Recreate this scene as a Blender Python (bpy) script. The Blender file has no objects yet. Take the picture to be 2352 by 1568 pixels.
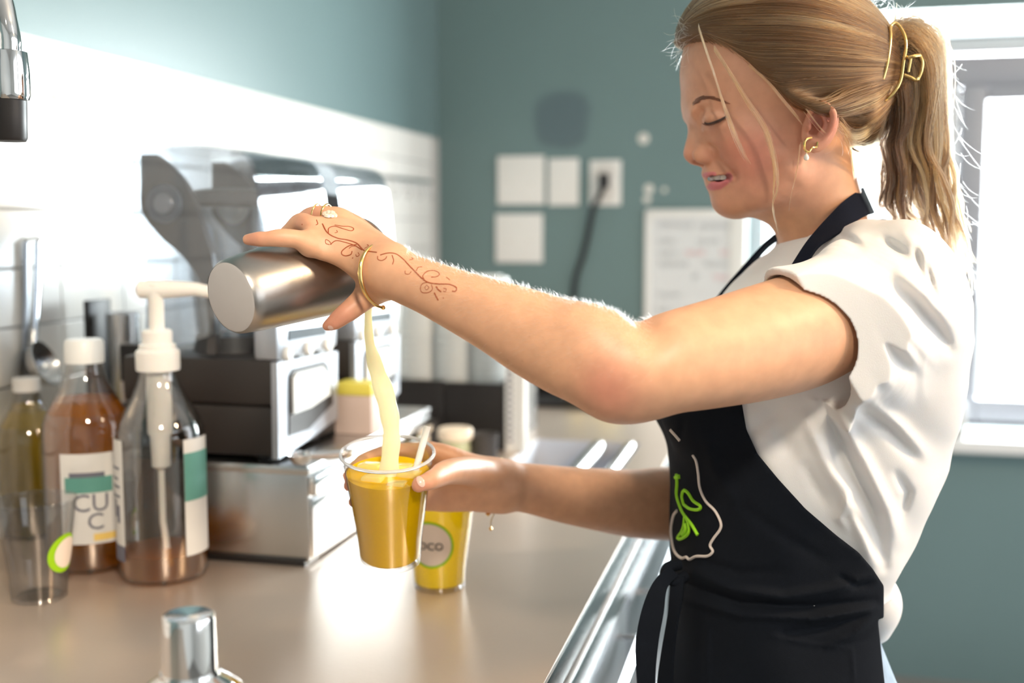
import bpy, bmesh, math, random
import numpy as np
from math import sin, cos, tan, pi, radians, atan2, sqrt
from mathutils import Vector, Matrix, noise
from mathutils.bvhtree import BVHTree

random.seed(7)
rng = np.random.default_rng(7)
scene = bpy.context.scene
COL = scene.collection

# ------------------------------------------------------------------ camera
FPX = 2613.0                      # focal length in pixels of the 2352 x 1568 frame (a 40 mm lens)
PITCH = math.atan(259.0 / FPX)    # camera looks slightly down
YAW = 0.24155                     # and 13.8 degrees to the left of the wall's direction
CAMZ = 1.36
cam_data = bpy.data.cameras.new('camera')
cam_data.sensor_width = 36.0
cam_data.lens = FPX * 36.0 / 2352.0
cam_data.clip_start = 0.02
cam_data.dof.use_dof = True
cam_data.dof.focus_distance = 1.05
cam_data.dof.aperture_fstop = 2.8
cam = bpy.data.objects.new('camera', cam_data)
COL.objects.link(cam)
cam.location = (0, 0, CAMZ)
cam.rotation_euler = (pi / 2 - PITCH, 0, YAW)
scene.camera = cam

# ------------------------------------------------------------------ world, lights, exposure
scene.view_settings.view_transform = 'Standard'
scene.view_settings.look = 'None'
scene.view_settings.gamma = 1.0
scene.view_settings.use_curve_mapping = False
scene.view_settings.exposure = 0.42
world = bpy.data.worlds.new('world'); scene.world = world
world.use_nodes = True
bg = world.node_tree.nodes['Background']
bg.inputs['Color'].default_value = (0.90, 0.95, 1.0, 1)
bg.inputs['Strength'].default_value = 2.7

def area_light(name, loc, target, size, power, color, size_y=None):
    d = bpy.data.lights.new(name, 'AREA')
    d.energy = power; d.color = color; d.size = size
    if size_y: d.shape = 'RECTANGLE'; d.size_y = size_y
    o = bpy.data.objects.new(name, d); COL.objects.link(o)
    o.location = loc
    o.rotation_euler = (Vector(target) - Vector(loc)).to_track_quat('-Z', 'Y').to_euler()
    return o

# ------------------------------------------------------------------ from pixels of the photograph to places in the room
CY, SY, CP, SP = cos(YAW), sin(YAW), cos(PITCH), sin(PITCH)
def ray(px, py):
    a = (px - 1176.0) / FPX; b = (784.0 - py) / FPX
    return a, CP + SP * b, -SP + CP * b          # right, forward, up
def fr(px, py, D):
    """point of the camera-turned frame (x right, y forward, z up from the floor) at horizontal depth D"""
    a, f, u = ray(px, py)
    t = D / f
    return Vector((a * t, D, CAMZ + u * t))
def mpp(D): return D / FPX
def to_world(v): return Vector((v[0] * CY - v[1] * SY, v[0] * SY + v[1] * CY, v[2]))
def at(px, py, D): return to_world(fr(px, py, D))
def wray(px, py):
    a, f, u = ray(px, py)
    return Vector((a * CY - f * SY, a * SY + f * CY, u))
def on_z(px, py, z):
    d = wray(px, py); t = (z - CAMZ) / d.z
    return Vector((d.x * t, d.y * t, z))
def on_x(px, py, x):
    d = wray(px, py); t = x / d.x
    return Vector((x, d.y * t, CAMZ + d.z * t))
def on_y(px, py, y):
    d = wray(px, py); t = y / d.y
    return Vector((d.x * t, y, CAMZ + d.z * t))

# ------------------------------------------------------------------ materials
def nd(nt, typ, **kw):
    n = nt.nodes.new(typ)
    for k, v in kw.items(): setattr(n, k, v)
    return n
def mat(name, color, rough=0.5, metal=0.0, vary=0.06, scale=12.0, spec=0.5, bump=0.0, bscale=80.0, coat=0.0, trans=0.0, ior=1.45, emit=None, estr=0.0, sss=0.0, sheen=0.0):
    m = bpy.data.materials.new(name); m.use_nodes = True
    nt = m.node_tree; b = nt.nodes['Principled BSDF']
    b.inputs['Roughness'].default_value = rough
    b.inputs['Metallic'].default_value = metal
    b.inputs['Specular IOR Level'].default_value = spec
    b.inputs['Coat Weight'].default_value = coat
    b.inputs['Transmission Weight'].default_value = trans
    b.inputs['IOR'].default_value = ior
    b.inputs['Sheen Weight'].default_value = sheen
    if sss:
        b.inputs['Subsurface Weight'].default_value = sss
        b.inputs['Subsurface Radius'].default_value = (1.0, 0.35, 0.18)
        b.inputs['Subsurface Scale'].default_value = 0.008
    tc = nd(nt, 'ShaderNodeTexCoord')
    if vary:
        nz = nd(nt, 'ShaderNodeTexNoise'); nz.inputs['Scale'].default_value = scale; nz.inputs['Detail'].default_value = 4
        nt.links.new(tc.outputs['Object'], nz.inputs['Vector'])
        mx = nd(nt, 'ShaderNodeMix', data_type='RGBA')
        c = Vector(color[:3])
        mx.inputs['A'].default_value = (*(c * (1 - vary)), 1)
        mx.inputs['B'].default_value = (*[min(1, x) for x in c * (1 + vary)], 1)
        nt.links.new(nz.outputs['Fac'], mx.inputs['Factor'])
        nt.links.new(mx.outputs['Result'], b.inputs['Base Color'])
    else:
        b.inputs['Base Color'].default_value = (*color[:3], 1)
    if bump:
        n2 = nd(nt, 'ShaderNodeTexNoise'); n2.inputs['Scale'].default_value = bscale; n2.inputs['Detail'].default_value = 3
        nt.links.new(tc.outputs['Object'], n2.inputs['Vector'])
        bp = nd(nt, 'ShaderNodeBump'); bp.inputs['Strength'].default_value = bump; bp.inputs['Distance'].default_value = 0.002
        nt.links.new(n2.outputs['Fac'], bp.inputs['Height'])
        nt.links.new(bp.outputs['Normal'], b.inputs['Normal'])
    if emit:
        b.inputs['Emission Color'].default_value = (*emit, 1); b.inputs['Emission Strength'].default_value = estr
    return m
def s2l(r, g, b):
    f = lambda c: (c / 255 / 12.92) if c / 255 <= 0.04045 else ((c / 255 + 0.055) / 1.055) ** 2.4
    return (f(r), f(g), f(b))

# ------------------------------------------------------------------ mesh helpers
def mesh_obj(name, verts, faces, material, parent=None, smooth=True, loc=None):
    me = bpy.data.meshes.new(name)
    me.from_pydata([tuple(v) for v in verts], [], faces)
    me.materials.append(material)
    if smooth: me.shade_smooth()
    o = bpy.data.objects.new(name, me); COL.objects.link(o)
    if parent is not None: o.parent = parent
    if loc is not None: o.location = loc
    return o
class MB:
    """collects simple shapes into one mesh"""
    def __init__(s): s.v = []; s.f = []
    def add(s, v, f):
        n = len(s.v); s.v += [Vector(p) for p in v]; s.f += [tuple(i + n for i in q) for q in f]; return s
    def box(s, a, b, bev=0.0):
        a, b = Vector(a), Vector(b)
        lo = Vector([min(a[i], b[i]) for i in range(3)]); hi = Vector([max(a[i], b[i]) for i in range(3)])
        bm = bmesh.new(); bmesh.ops.create_cube(bm, size=1)
        for v in bm.verts: v.co = Vector([(lo[i] + hi[i]) / 2 + v.co[i] * (hi[i] - lo[i]) for i in range(3)])
        if bev:
            bev = min(bev, 0.45 * min(hi - lo))
            bmesh.ops.bevel(bm, geom=bm.edges[:], offset=bev, segments=2, affect='EDGES', profile=0.6)
        bm.verts.index_update()
        s.add([v.co.copy() for v in bm.verts], [[v.index for v in f.verts] for f in bm.faces]); bm.free(); return s
    def lathe(s, prof, c=(0, 0, 0), n=40, axis=None, close=True):
        """profile of (radius, height) turned about an axis through c"""
        c = Vector(c); ax = Vector(axis or (0, 0, 1)).normalized(); q = Vector((0, 0, 1)).rotation_difference(ax)
        v, f = [], []
        for (r, z) in prof:
            for k in range(n):
                t = 2 * pi * k / n; v.append(c + q @ Vector((r * cos(t), r * sin(t), z)))
        m = len(prof)
        for i in range(m - 1):
            for k in range(n):
                f.append((i * n + k, i * n + (k + 1) % n, (i + 1) * n + (k + 1) % n, (i + 1) * n + k))
        if close:
            if prof[0][0] > 1e-6: f.append(tuple(reversed(range(n))))
            if prof[-1][0] > 1e-6: f.append(tuple((m - 1) * n + k for k in range(n)))
        return s.add(v, f)
    def tube(s, pts, r, n=10, closed=False, flat=None):
        """pts polyline, r radius or list; flat=(normal, ratio) squashes the section"""
        pts = [Vector(p) for p in pts]; m = len(pts)
        rr = r if hasattr(r, '__len__') else [r] * m
        v, f = [], []; up = None
        for i, p in enumerate(pts):
            a = pts[(i - 1) % m] if (closed or i > 0) else p
            b = pts[(i + 1) % m] if (closed or i < m - 1) else p
            t = (b - a).normalized()
            if up is None:
                up = t.orthogonal().normalized()
            up = (up - t * up.dot(t)).normalized(); w = t.cross(up)
            for k in range(n):
                an = 2 * pi * k / n; o = up * cos(an) * rr[i] + w * sin(an) * rr[i]
                if flat: nn = Vector(flat[0]); o = o - nn * o.dot(nn) * (1 - flat[1])
                v.append(p + o)
        for i in range(m if closed else m - 1):
            j = (i + 1) % m
            for k in range(n): f.append((i * n + k, i * n + (k + 1) % n, j * n + (k + 1) % n, j * n + k))
        if not closed:
            f.append(tuple(reversed(range(n)))); f.append(tuple((m - 1) * n + k for k in range(n)))
        return s.add(v, f)
    def prism(s, poly, dirv):
        """flat polygon (list of points) pushed along dirv"""
        d = Vector(dirv); n = len(poly); p = [Vector(q) for q in poly]
        return s.add(p + [q + d for q in p], [tuple(reversed(range(n))), tuple(n + k for k in range(n))] + [(k, (k + 1) % n, n + (k + 1) % n, n + k) for k in range(n)])
    def build(s, name, material, parent=None, smooth=False, org=None, auto=True):
        v = s.v
        if parent is not None and org is None: org = parent.get('_org')
        if org is not None: o3 = Vector(org); v = [p - o3 for p in v]
        o = mesh_obj(name, v, s.f, material, parent, smooth)
        if org is not None: o['_org'] = list(org)
        bm = bmesh.new(); bm.from_mesh(o.data); bmesh.ops.recalc_face_normals(bm, faces=bm.faces); bm.to_mesh(o.data); bm.free()
        if smooth and auto: o.data.set_sharp_from_angle(angle=radians(38))
        return o
def tag(o, label=None, cat=None, group=None, kind=None):
    if label: o['label'] = label
    if cat: o['category'] = cat
    if group: o['group'] = group
    if kind: o['kind'] = kind
    return o
def thing(name, org, label, cat, group=None, kind=None):
    """an Empty at the thing's base; parts built in world coordinates are shifted to it"""
    o = bpy.data.objects.new(name, None); COL.objects.link(o); o.location = Vector(org)
    o.empty_display_size = 0.02
    o['_org'] = list(org)
    return tag(o, label, cat, group, kind)
def solid(name, mb, material, org, label, cat, group=None, kind=None, smooth=False):
    """a thing that is one mesh"""
    o = mb.build(name, material, None, smooth, org); o.location = Vector(org)
    o['_org'] = list(org)
    return tag(o, label, cat, group, kind)
def spline(pts, n=8, closed=False):
    """Catmull-Rom through points of any dimension"""
    P = [np.array(p, float) for p in pts]; m = len(P); out = []
    rngi = range(m) if closed else range(m - 1)
    for i in rngi:
        p0 = P[(i - 1) % m] if (closed or i > 0) else 2 * P[0] - P[1]
        p1 = P[i]; p2 = P[(i + 1) % m]
        p3 = P[(i + 2) % m] if (closed or i < m - 2) else 2 * P[-1] - P[-2]
        for k in range(n):
            t = k / n
            out.append(0.5 * ((2 * p1) + (-p0 + p2) * t + (2 * p0 - 5 * p1 + 4 * p2 - p3) * t * t + (-p0 + 3 * p1 - 3 * p2 + p3) * t ** 3))
    if not closed: out.append(P[-1])
    return out
def text_part(name, body, size, mat_, matrix, parent=None, extrude=0.0003, align='CENTER'):
    c = bpy.data.curves.new(name, 'FONT'); c.body = body; c.size = size; c.extrude = extrude
    c.align_x = align; c.align_y = 'CENTER'; c.resolution_u = 3
    t = bpy.data.objects.new(name, c); COL.objects.link(t)
    dg = bpy.context.evaluated_depsgraph_get()
    me = bpy.data.meshes.new_from_object(t.evaluated_get(dg))
    bpy.data.objects.remove(t); bpy.data.curves.remove(c)
    me.transform(matrix)
    if parent is not None: me.transform(Matrix.Translation(-Vector(parent['_org'])))
    me.materials.clear(); me.materials.append(mat_)
    o = bpy.data.objects.new(name, me); COL.objects.link(o)
    if parent is not None: o.parent = parent
    return o
# ================================================================== lamps (warm ceiling lamp, window daylight, and an added spot on the drink)
XL = -1.12                        # tiled wall
YB = 3.544                        # wall with the window
ZC = 0.92                         # counter top
CEIL = 2.7
area_light('ceiling_lamp_warm', (1.55, 0.95, 2.45), (0.05, 1.1, 1.25), 0.30, 28, (1.0, 0.74, 0.47))
_sd = bpy.data.lights.new('added_drink_spot', 'SPOT'); _sd.energy = 95; _sd.color = (1.0, 0.87, 0.70); _sd.spot_size = radians(30); _sd.spot_blend = 0.5; _sd.shadow_soft_size = 0.10  # added spot: brightens the held drink, cups and bottles
_so = bpy.data.objects.new('added_drink_spot', _sd); COL.objects.link(_so); _so.location = (0.35, -0.35, 2.3)
_so.rotation_euler = (Vector((-0.46, 1.15, 1.03)) - Vector((0.35, -0.35, 2.3))).to_track_quat('-Z', 'Y').to_euler()
area_light('window_daylight', (0.62, YB + 0.5, 1.75), (0.0, 1.0, 1.1), 1.5, 290, (0.93, 0.97, 1.0), 1.3)

# ================================================================== setting
TEAL = s2l(109, 133, 135)
m_teal = mat('teal_paint', TEAL, rough=0.34, spec=0.85, vary=0.05, scale=3, bump=0.15, bscale=220)
m_white = mat('white_paint', (0.80, 0.80, 0.79), rough=0.5, vary=0.03)
m_ceil = mat('ceiling_paint', (0.62, 0.60, 0.58), rough=0.8, vary=0.03)
m_floor = mat('floor_concrete', (0.22, 0.21, 0.20), rough=0.5, vary=0.15, scale=5)
m_tile = mat('glazed_tile', (0.86, 0.85, 0.82), rough=0.14, vary=0.02, scale=4, spec=0.6, bump=0.04, bscale=14)
m_grout = mat('grout', (0.50, 0.49, 0.47), rough=0.9, vary=0.08, scale=60)
m_frame = mat('window_frame_grey', (0.36, 0.375, 0.42), rough=0.4, vary=0.02)
m_framelight = mat('window_frame_pale', (0.62, 0.66, 0.70), rough=0.35, vary=0.02)
m_gasket = mat('black_gasket', (0.03, 0.03, 0.035), rough=0.6, vary=0.05)
m_pane = bpy.data.materials.new('window_glass'); m_pane.use_nodes = True
_t = m_pane.node_tree; _t.nodes.remove(_t.nodes['Principled BSDF'])
_a, _b, _m = nd(_t, 'ShaderNodeBsdfTransparent'), nd(_t, 'ShaderNodeBsdfGlossy'), nd(_t, 'ShaderNodeMixShader')
_a.inputs['Color'].default_value = (0.97, 0.99, 0.98, 1); _b.inputs['Roughness'].default_value = 0.02; _m.inputs['Fac'].default_value = 0.05
_t.links.new(_a.outputs[0], _m.inputs[1]); _t.links.new(_b.outputs[0], _m.inputs[2]); _t.links.new(_m.outputs[0], _t.nodes['Material Output'].inputs['Surface'])
m_pave = mat('pavement_concrete', (0.55, 0.54, 0.52), rough=0.8, vary=0.12, scale=2)

# the back wall carries a darker teal patch, squarish with a noise-bent edge
m_back = mat('teal_paint_dark_patch', TEAL, rough=0.5, vary=0.05, scale=3, bump=0.15, bscale=220)
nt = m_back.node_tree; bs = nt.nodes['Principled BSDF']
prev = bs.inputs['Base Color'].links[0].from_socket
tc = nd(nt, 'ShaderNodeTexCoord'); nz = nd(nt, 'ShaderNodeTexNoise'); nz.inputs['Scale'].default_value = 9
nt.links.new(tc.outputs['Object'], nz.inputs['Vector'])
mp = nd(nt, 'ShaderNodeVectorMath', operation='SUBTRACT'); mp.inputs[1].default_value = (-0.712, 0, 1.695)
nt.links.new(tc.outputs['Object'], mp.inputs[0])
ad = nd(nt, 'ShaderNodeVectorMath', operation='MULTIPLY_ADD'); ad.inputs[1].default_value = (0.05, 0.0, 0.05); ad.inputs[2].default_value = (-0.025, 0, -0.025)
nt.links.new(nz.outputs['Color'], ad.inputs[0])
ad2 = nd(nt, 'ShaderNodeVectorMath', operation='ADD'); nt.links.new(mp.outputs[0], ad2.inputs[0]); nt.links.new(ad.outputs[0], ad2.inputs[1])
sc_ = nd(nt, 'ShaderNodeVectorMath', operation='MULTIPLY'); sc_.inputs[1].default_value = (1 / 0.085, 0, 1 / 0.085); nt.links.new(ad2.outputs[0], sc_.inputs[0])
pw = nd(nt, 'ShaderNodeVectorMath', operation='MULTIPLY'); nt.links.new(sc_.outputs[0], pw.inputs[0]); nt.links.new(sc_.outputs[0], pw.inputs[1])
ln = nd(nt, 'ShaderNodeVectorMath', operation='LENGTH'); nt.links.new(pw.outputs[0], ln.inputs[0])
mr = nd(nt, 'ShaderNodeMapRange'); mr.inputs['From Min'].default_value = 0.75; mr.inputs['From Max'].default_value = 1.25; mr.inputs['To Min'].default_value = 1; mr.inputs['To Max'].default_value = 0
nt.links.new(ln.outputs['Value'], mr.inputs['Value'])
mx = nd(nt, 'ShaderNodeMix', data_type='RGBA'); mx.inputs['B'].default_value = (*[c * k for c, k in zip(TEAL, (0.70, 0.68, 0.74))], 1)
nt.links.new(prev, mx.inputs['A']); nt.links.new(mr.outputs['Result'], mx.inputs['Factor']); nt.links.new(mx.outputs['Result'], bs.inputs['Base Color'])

def struct(name, mb, m, smooth=False):
    o = mb.build(name, m, None, smooth); o['kind'] = 'structure'; return o
YR, XR = -2.6, 2.7
struct('floor', MB().box((XL - 0.1, YR - 0.1, -0.1), (XR + 0.1, YB + 0.2, 0)), m_floor)
struct('ceiling', MB().box((XL - 0.1, YR - 0.1, CEIL), (XR + 0.1, YB + 0.2, CEIL + 0.1)), m_ceil)
wl = struct('wall_left', MB().box((XL - 0.1, YR - 0.1, 0), (XL, YB + 0.2, CEIL)), m_teal)
WX0, WX1, WZ0, WZ1 = -0.135, 1.45, 0.745, 1.985
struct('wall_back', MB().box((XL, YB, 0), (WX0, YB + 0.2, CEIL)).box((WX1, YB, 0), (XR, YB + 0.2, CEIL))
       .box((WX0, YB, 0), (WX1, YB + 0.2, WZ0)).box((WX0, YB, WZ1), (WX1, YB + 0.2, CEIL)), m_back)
struct('wall_right', MB().box((XR, YR, 0), (XR + 0.1, YB, 0.7)).box((XR, YR, 2.4), (XR + 0.1, YB, CEIL))
       .box((XR, YR, 0.7), (XR + 0.1, -0.7, 2.4)).box((XR, 0.6, 0.7), (XR + 0.1, 0.85, 2.4)).box((XR, 3.2, 0.7), (XR + 0.1, YB, 2.4)), m_white)
struct('wall_rear', MB().box((XL, YR - 0.1, 0), (XR, YR, CEIL)), m_white)
struct('pavement', MB().box((-12, YB + 0.2, -0.35), (14, 26, -0.25)), m_pave)

# ---- tiles: stacked 170 x 86 mm, every one a piece of the wall
GZ, GY = 0.0865, 0.1715
ztop = 1.648
grout = MB().box((XL, 0.10, ZC - 0.02), (XL + 0.003, YB, ztop)).build('tile_grout', m_grout, wl)
tm = None
y0 = 1.559 - 8 * GY
for r in range(9):
    for c in range(21):
        ya, yb = y0 + c * GY + 0.0016, y0 + (c + 1) * GY - 0.0016
        if yb > YB: continue
        if tm is None:
            o = MB().box((0, 0, 0), (0.008, GY - 0.0032, GZ - 0.0032), bev=0.0012).build('tile', m_tile, wl); tm = o.data
        else:
            o = bpy.data.objects.new('tile', tm); COL.objects.link(o); o.parent = wl
        o.location = (XL + 0.002, ya, ztop - (r + 1) * GZ + 0.0016)
        o.rotation_euler = (random.uniform(-1, 1) * 0.002, random.uniform(-1, 1) * 0.003, random.uniform(-1, 1) * 0.003)

# ---- window
wn = bpy.data.objects.new('window_1', None); COL.objects.link(wn); wn['kind'] = 'structure'; wn['_org'] = [0, 0, 0]
yf = YB + 0.07
def wbox(name, x0, x1, z0, z1, y0_, y1_, m, bev=0.004): return MB().box((x0, y0_, z0), (x1, y1_, z1), bev).build(name, m, wn, True)
wbox('frame_jamb', WX0, WX0 + 0.05, WZ0, WZ1, yf, yf + 0.07, m_framelight)
wbox('frame_jamb', WX1 - 0.05, WX1, WZ0, WZ1, yf, yf + 0.07, m_framelight)
wbox('frame_head', WX0 + 0.05, WX1 - 0.05, 1.872, 1.912, yf - 0.01, yf + 0.07, m_framelight)
wbox('frame_head', WX0 + 0.05, WX1 - 0.05, 1.776, 1.866, yf + 0.01, yf + 0.07, m_frame)
wbox('gasket', WX0 + 0.05, WX1 - 0.05, 1.914, 1.921, yf + 0.0, yf + 0.05, m_gasket)
wbox('mullion', 0.425, 0.466, WZ0, 1.776, yf, yf + 0.07, m_framelight)
wbox('sash_stile', 0.469, 0.541, 0.785, 1.774, yf - 0.015, yf + 0.05, m_frame, 0.008)
wbox('sash_stile', WX1 - 0.12, WX1 - 0.05, 0.785, 1.774, yf - 0.015, yf + 0.05, m_frame, 0.008)
wbox('sash_rail', 0.541, WX1 - 0.12, 1.73, 1.774, yf - 0.015, yf + 0.05, m_frame, 0.008)
wbox('sash_rail', 0.541, WX1 - 0.12, 0.785, 0.856, yf - 0.015, yf + 0.05, m_frame, 0.008)
wbox('gasket', 0.469, WX1 - 0.05, 0.772, 0.783, yf - 0.012, yf + 0.04, m_gasket)
wbox('frame_bottom', WX0 + 0.05, 0.425, WZ0, WZ0 + 0.06, yf, yf + 0.07, m_framelight)
wbox('pane', WX0 + 0.05, 0.425, WZ0 + 0.06, 1.776, yf + 0.03, yf + 0.036, m_pane, 0)
wbox('pane', 0.541, WX1 - 0.12, 0.856, 1.73, yf + 0.02, yf + 0.026, m_pane, 0)
wbox('pane', WX0 + 0.05, WX1 - 0.05, 1.921, WZ1, yf + 0.03, yf + 0.036, m_pane, 0)
MB().box((WX0 - 0.04, YB - 0.07, 0.712), (WX1 + 0.04, YB + 0.075, 0.752), 0.006).build('window_sill', m_white, wn, True)

# ---- counter: continuous worktop with a sunk well, on a steel undercounter unit
m_steel_top = mat('brushed_worktop', (0.58, 0.47, 0.385), rough=0.30, metal=0.55, vary=0.06, scale=5, spec=0.5, bump=0.05, bscale=160)
m_steel = mat('brushed_steel', (0.60, 0.60, 0.60), rough=0.26, metal=1.0, vary=0.06, scale=18, bump=0.04, bscale=200)
m_steel_dark = mat('dark_steel', (0.42, 0.43, 0.45), rough=0.35, metal=1.0, vary=0.06, scale=14)  # darker, rougher steel for carcass, drawers and scraper
m_chrome = mat('chrome', (0.80, 0.80, 0.80), rough=0.07, metal=1.0, vary=0.02)
XE = -0.226
wx0, wx1, wy0, wy1 = -0.515, -0.295, 1.74, 2.315
ct = thing('counter', (-0.67, 1.5, 0), 'long brushed steel bar counter along the tiled wall, with a sunk well', 'counter')
MB().box((XL + 0.011, -1.2, ZC - 0.035), (wx0, YB - 0.005, ZC), 0).box((wx1, -1.2, ZC - 0.035), (XE, YB - 0.005, ZC), 0) \
    .box((wx0, -1.2, ZC - 0.035), (wx1, wy0, ZC), 0).box((wx0, wy1, ZC - 0.035), (wx1, YB - 0.005, ZC), 0).build('worktop', m_steel_top, ct)
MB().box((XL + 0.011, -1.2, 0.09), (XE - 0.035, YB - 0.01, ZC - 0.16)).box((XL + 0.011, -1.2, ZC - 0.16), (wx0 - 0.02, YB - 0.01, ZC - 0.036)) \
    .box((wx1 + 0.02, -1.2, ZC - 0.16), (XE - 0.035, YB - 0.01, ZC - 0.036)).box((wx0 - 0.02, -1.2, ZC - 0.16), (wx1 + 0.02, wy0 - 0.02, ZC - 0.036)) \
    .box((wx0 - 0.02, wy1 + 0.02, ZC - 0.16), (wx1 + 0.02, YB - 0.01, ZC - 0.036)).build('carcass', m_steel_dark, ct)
MB().box((XL + 0.2, -1.2, 0), (XE - 0.1, YB - 0.01, 0.09)).build('plinth', m_gasket, ct)
well = MB().box((wx0, wy0, ZC - 0.13), (wx0 + 0.003, wy1, ZC - 0.0015)).box((wx1 - 0.003, wy0, ZC - 0.13), (wx1, wy1, ZC - 0.0015)) \
    .box((wx0, wy0, ZC - 0.13), (wx1, wy0 + 0.003, ZC - 0.0015)).box((wx0, wy1 - 0.003, ZC - 0.13), (wx1, wy1, ZC - 0.0015)) \
    .box((wx0, wy0, ZC - 0.134), (wx1, wy1, ZC - 0.13)).build('well', mat('well_grey', (0.60, 0.63, 0.70), rough=0.4, vary=0.06), ct)
for xx, ww in ((-0.385, 0.036), (-0.318, 0.026)):
    MB().tube([(xx, wy0, ZC - ww / 2 + 0.0015), (xx, wy1, ZC - ww / 2 + 0.0015)], ww / 2, 16).build('well_divider', m_steel, ct, True)
MB().lathe([(0.0, 0), (0.016, 0), (0.018, 0.01), (0.012, 0.03), (0.010, 0.05), (0.016, 0.058), (0.010, 0.066), (0, 0.067)], (-0.46, 2.02, ZC - 0.13), 20).build('drain_plug', m_chrome, ct, True)
# front: lip, two drawers with long pulls
MB().box((XE - 0.006, -1.2, ZC - 0.034), (XE + 0.003, YB - 0.01, ZC - 0.001), 0.0025).build('front_lip', m_steel, ct, True)
MB().box((XE - 0.034, -1.2, ZC - 0.10), (XE + 0.002, YB - 0.02, ZC - 0.055), 0.006).build('front_rail', m_steel, ct, True)
for k, (ya, yb) in enumerate(((-0.1, 0.86), (0.88, 1.72), (1.74, 2.6), (2.62, 3.5))):
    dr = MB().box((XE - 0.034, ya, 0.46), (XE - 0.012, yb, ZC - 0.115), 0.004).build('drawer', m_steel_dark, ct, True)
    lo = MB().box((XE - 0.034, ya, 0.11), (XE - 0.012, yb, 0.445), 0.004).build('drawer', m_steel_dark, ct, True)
    for dd, zz in ((dr, ZC - 0.16), (lo, 0.41)):
        h = MB().tube([(XE + 0.022, ya + 0.05, zz), (XE + 0.022, yb - 0.05, zz)], 0.008, 10)
        for yy in (ya + 0.10, yb - 0.10): h.tube([(XE - 0.014, yy, zz), (XE + 0.022, yy, zz)], 0.005, 8)
        h.build('handle', m_chrome, dd, True, org=(-0.67, 1.5, 0))
# ================================================================== things on and around the counter
m_black = mat('black_plastic', (0.018, 0.016, 0.016), rough=0.42, vary=0.1, scale=20, spec=0.4)
m_brownblack = mat('brown_black_plastic', (0.026, 0.021, 0.019), rough=0.5, vary=0.08, scale=20)
m_smoke = mat('smoky_grey_plastic', (0.060, 0.055, 0.053), rough=0.45, vary=0.06, scale=14)
def thin_clear(name, tint, rough, gloss=0.10, edge=0.55):
    """thin clear plastic or glass: lets light straight through, mirrors more at a grazing angle"""
    m = bpy.data.materials.new(name); m.use_nodes = True; nt = m.node_tree; nt.nodes.remove(nt.nodes['Principled BSDF'])
    out = nt.nodes['Material Output']
    tr = nd(nt, 'ShaderNodeBsdfTransparent'); gl = nd(nt, 'ShaderNodeBsdfGlossy'); gl.inputs['Roughness'].default_value = rough
    lw = nd(nt, 'ShaderNodeLayerWeight'); lw.inputs['Blend'].default_value = 0.35
    rp = nd(nt, 'ShaderNodeMapRange'); rp.inputs['To Min'].default_value = gloss; rp.inputs['To Max'].default_value = edge
    nt.links.new(lw.outputs['Facing'], rp.inputs['Value'])
    cr = nd(nt, 'ShaderNodeMix', data_type='RGBA'); cr.inputs['A'].default_value = (*tint, 1); cr.inputs['B'].default_value = (*[c * 0.80 for c in tint], 1)
    nt.links.new(lw.outputs['Facing'], cr.inputs['Factor']); nt.links.new(cr.outputs['Result'], tr.inputs['Color'])
    mx = nd(nt, 'ShaderNodeMixShader'); nt.links.new(rp.outputs['Result'], mx.inputs['Fac']); nt.links.new(tr.outputs[0], mx.inputs[1]); nt.links.new(gl.outputs[0], mx.inputs[2])
    nt.links.new(mx.outputs[0], out.inputs['Surface'])
    return m
m_clear = thin_clear('clear_plastic', (0.92, 0.95, 0.98), 0.04, 0.07, 0.5)
m_clearcup = thin_clear('clear_cup_plastic', (0.97, 0.975, 0.98), 0.06, 0.02, 0.34)
m_glass = thin_clear('bottle_glass', (0.96, 0.96, 0.95), 0.02, 0.05, 0.5)
m_amber = thin_clear('amber_syrup', (0.96, 0.60, 0.10), 0.05, 0.03, 0.16)
m_amber_pale = thin_clear('pale_syrup', (0.97, 0.86, 0.42), 0.05, 0.03, 0.16)
m_pump = mat('white_pump_plastic', (0.84, 0.81, 0.77), rough=0.35, vary=0.02, sss=0.2)
m_paper = mat('label_paper', (0.70, 0.68, 0.65), rough=0.6, vary=0.04, scale=60)
m_tealprint = mat('label_teal_print', s2l(92, 150, 138), rough=0.6, vary=0.08, scale=60)
m_inkgrey = mat('label_grey_ink', s2l(105, 105, 118), rough=0.6, vary=0.05)
m_inkblack = mat('black_ink', (0.03, 0.03, 0.03), rough=0.6, vary=0.05)
m_yellowprint = mat('label_yellow_print', s2l(235, 200, 110), rough=0.6, vary=0.08, scale=60)
m_silver = mat('silver_plastic', (0.40, 0.42, 0.46), rough=0.34, metal=0.6, vary=0.03)
m_display = mat('display_glass', (0.08, 0.10, 0.12), rough=0.1, vary=0.1, scale=30)
m_drink = mat('orange_drink', (1.0, 0.60, 0.0), rough=0.4, vary=0.06, scale=45, spec=0.08)
m_drink2 = mat('yellow_drink', (1.0, 0.70, 0.03), rough=0.25, vary=0.05, scale=45, sss=0.75)
m_drink2.node_tree.nodes['Principled BSDF'].inputs['Subsurface Radius'].default_value = (1.0, 0.8, 0.1)
m_drink2.node_tree.nodes['Principled BSDF'].inputs['Subsurface Scale'].default_value = 0.03
m_milky = mat('milky_juice', (0.93, 0.90, 0.66), rough=0.15, vary=0.05, scale=60, sss=0.5)
m_ringgreen = mat('sticker_green', s2l(150, 200, 10), rough=0.5, vary=0.04)
m_stickerbeige = mat('sticker_beige', (0.80, 0.68, 0.58), rough=0.5, vary=0.03)
m_whiteplastic = mat('white_plastic', (0.82, 0.82, 0.80), rough=0.3, vary=0.02)
m_carton = mat('beige_carton', (0.56, 0.44, 0.39), rough=0.55, vary=0.05)
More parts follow.
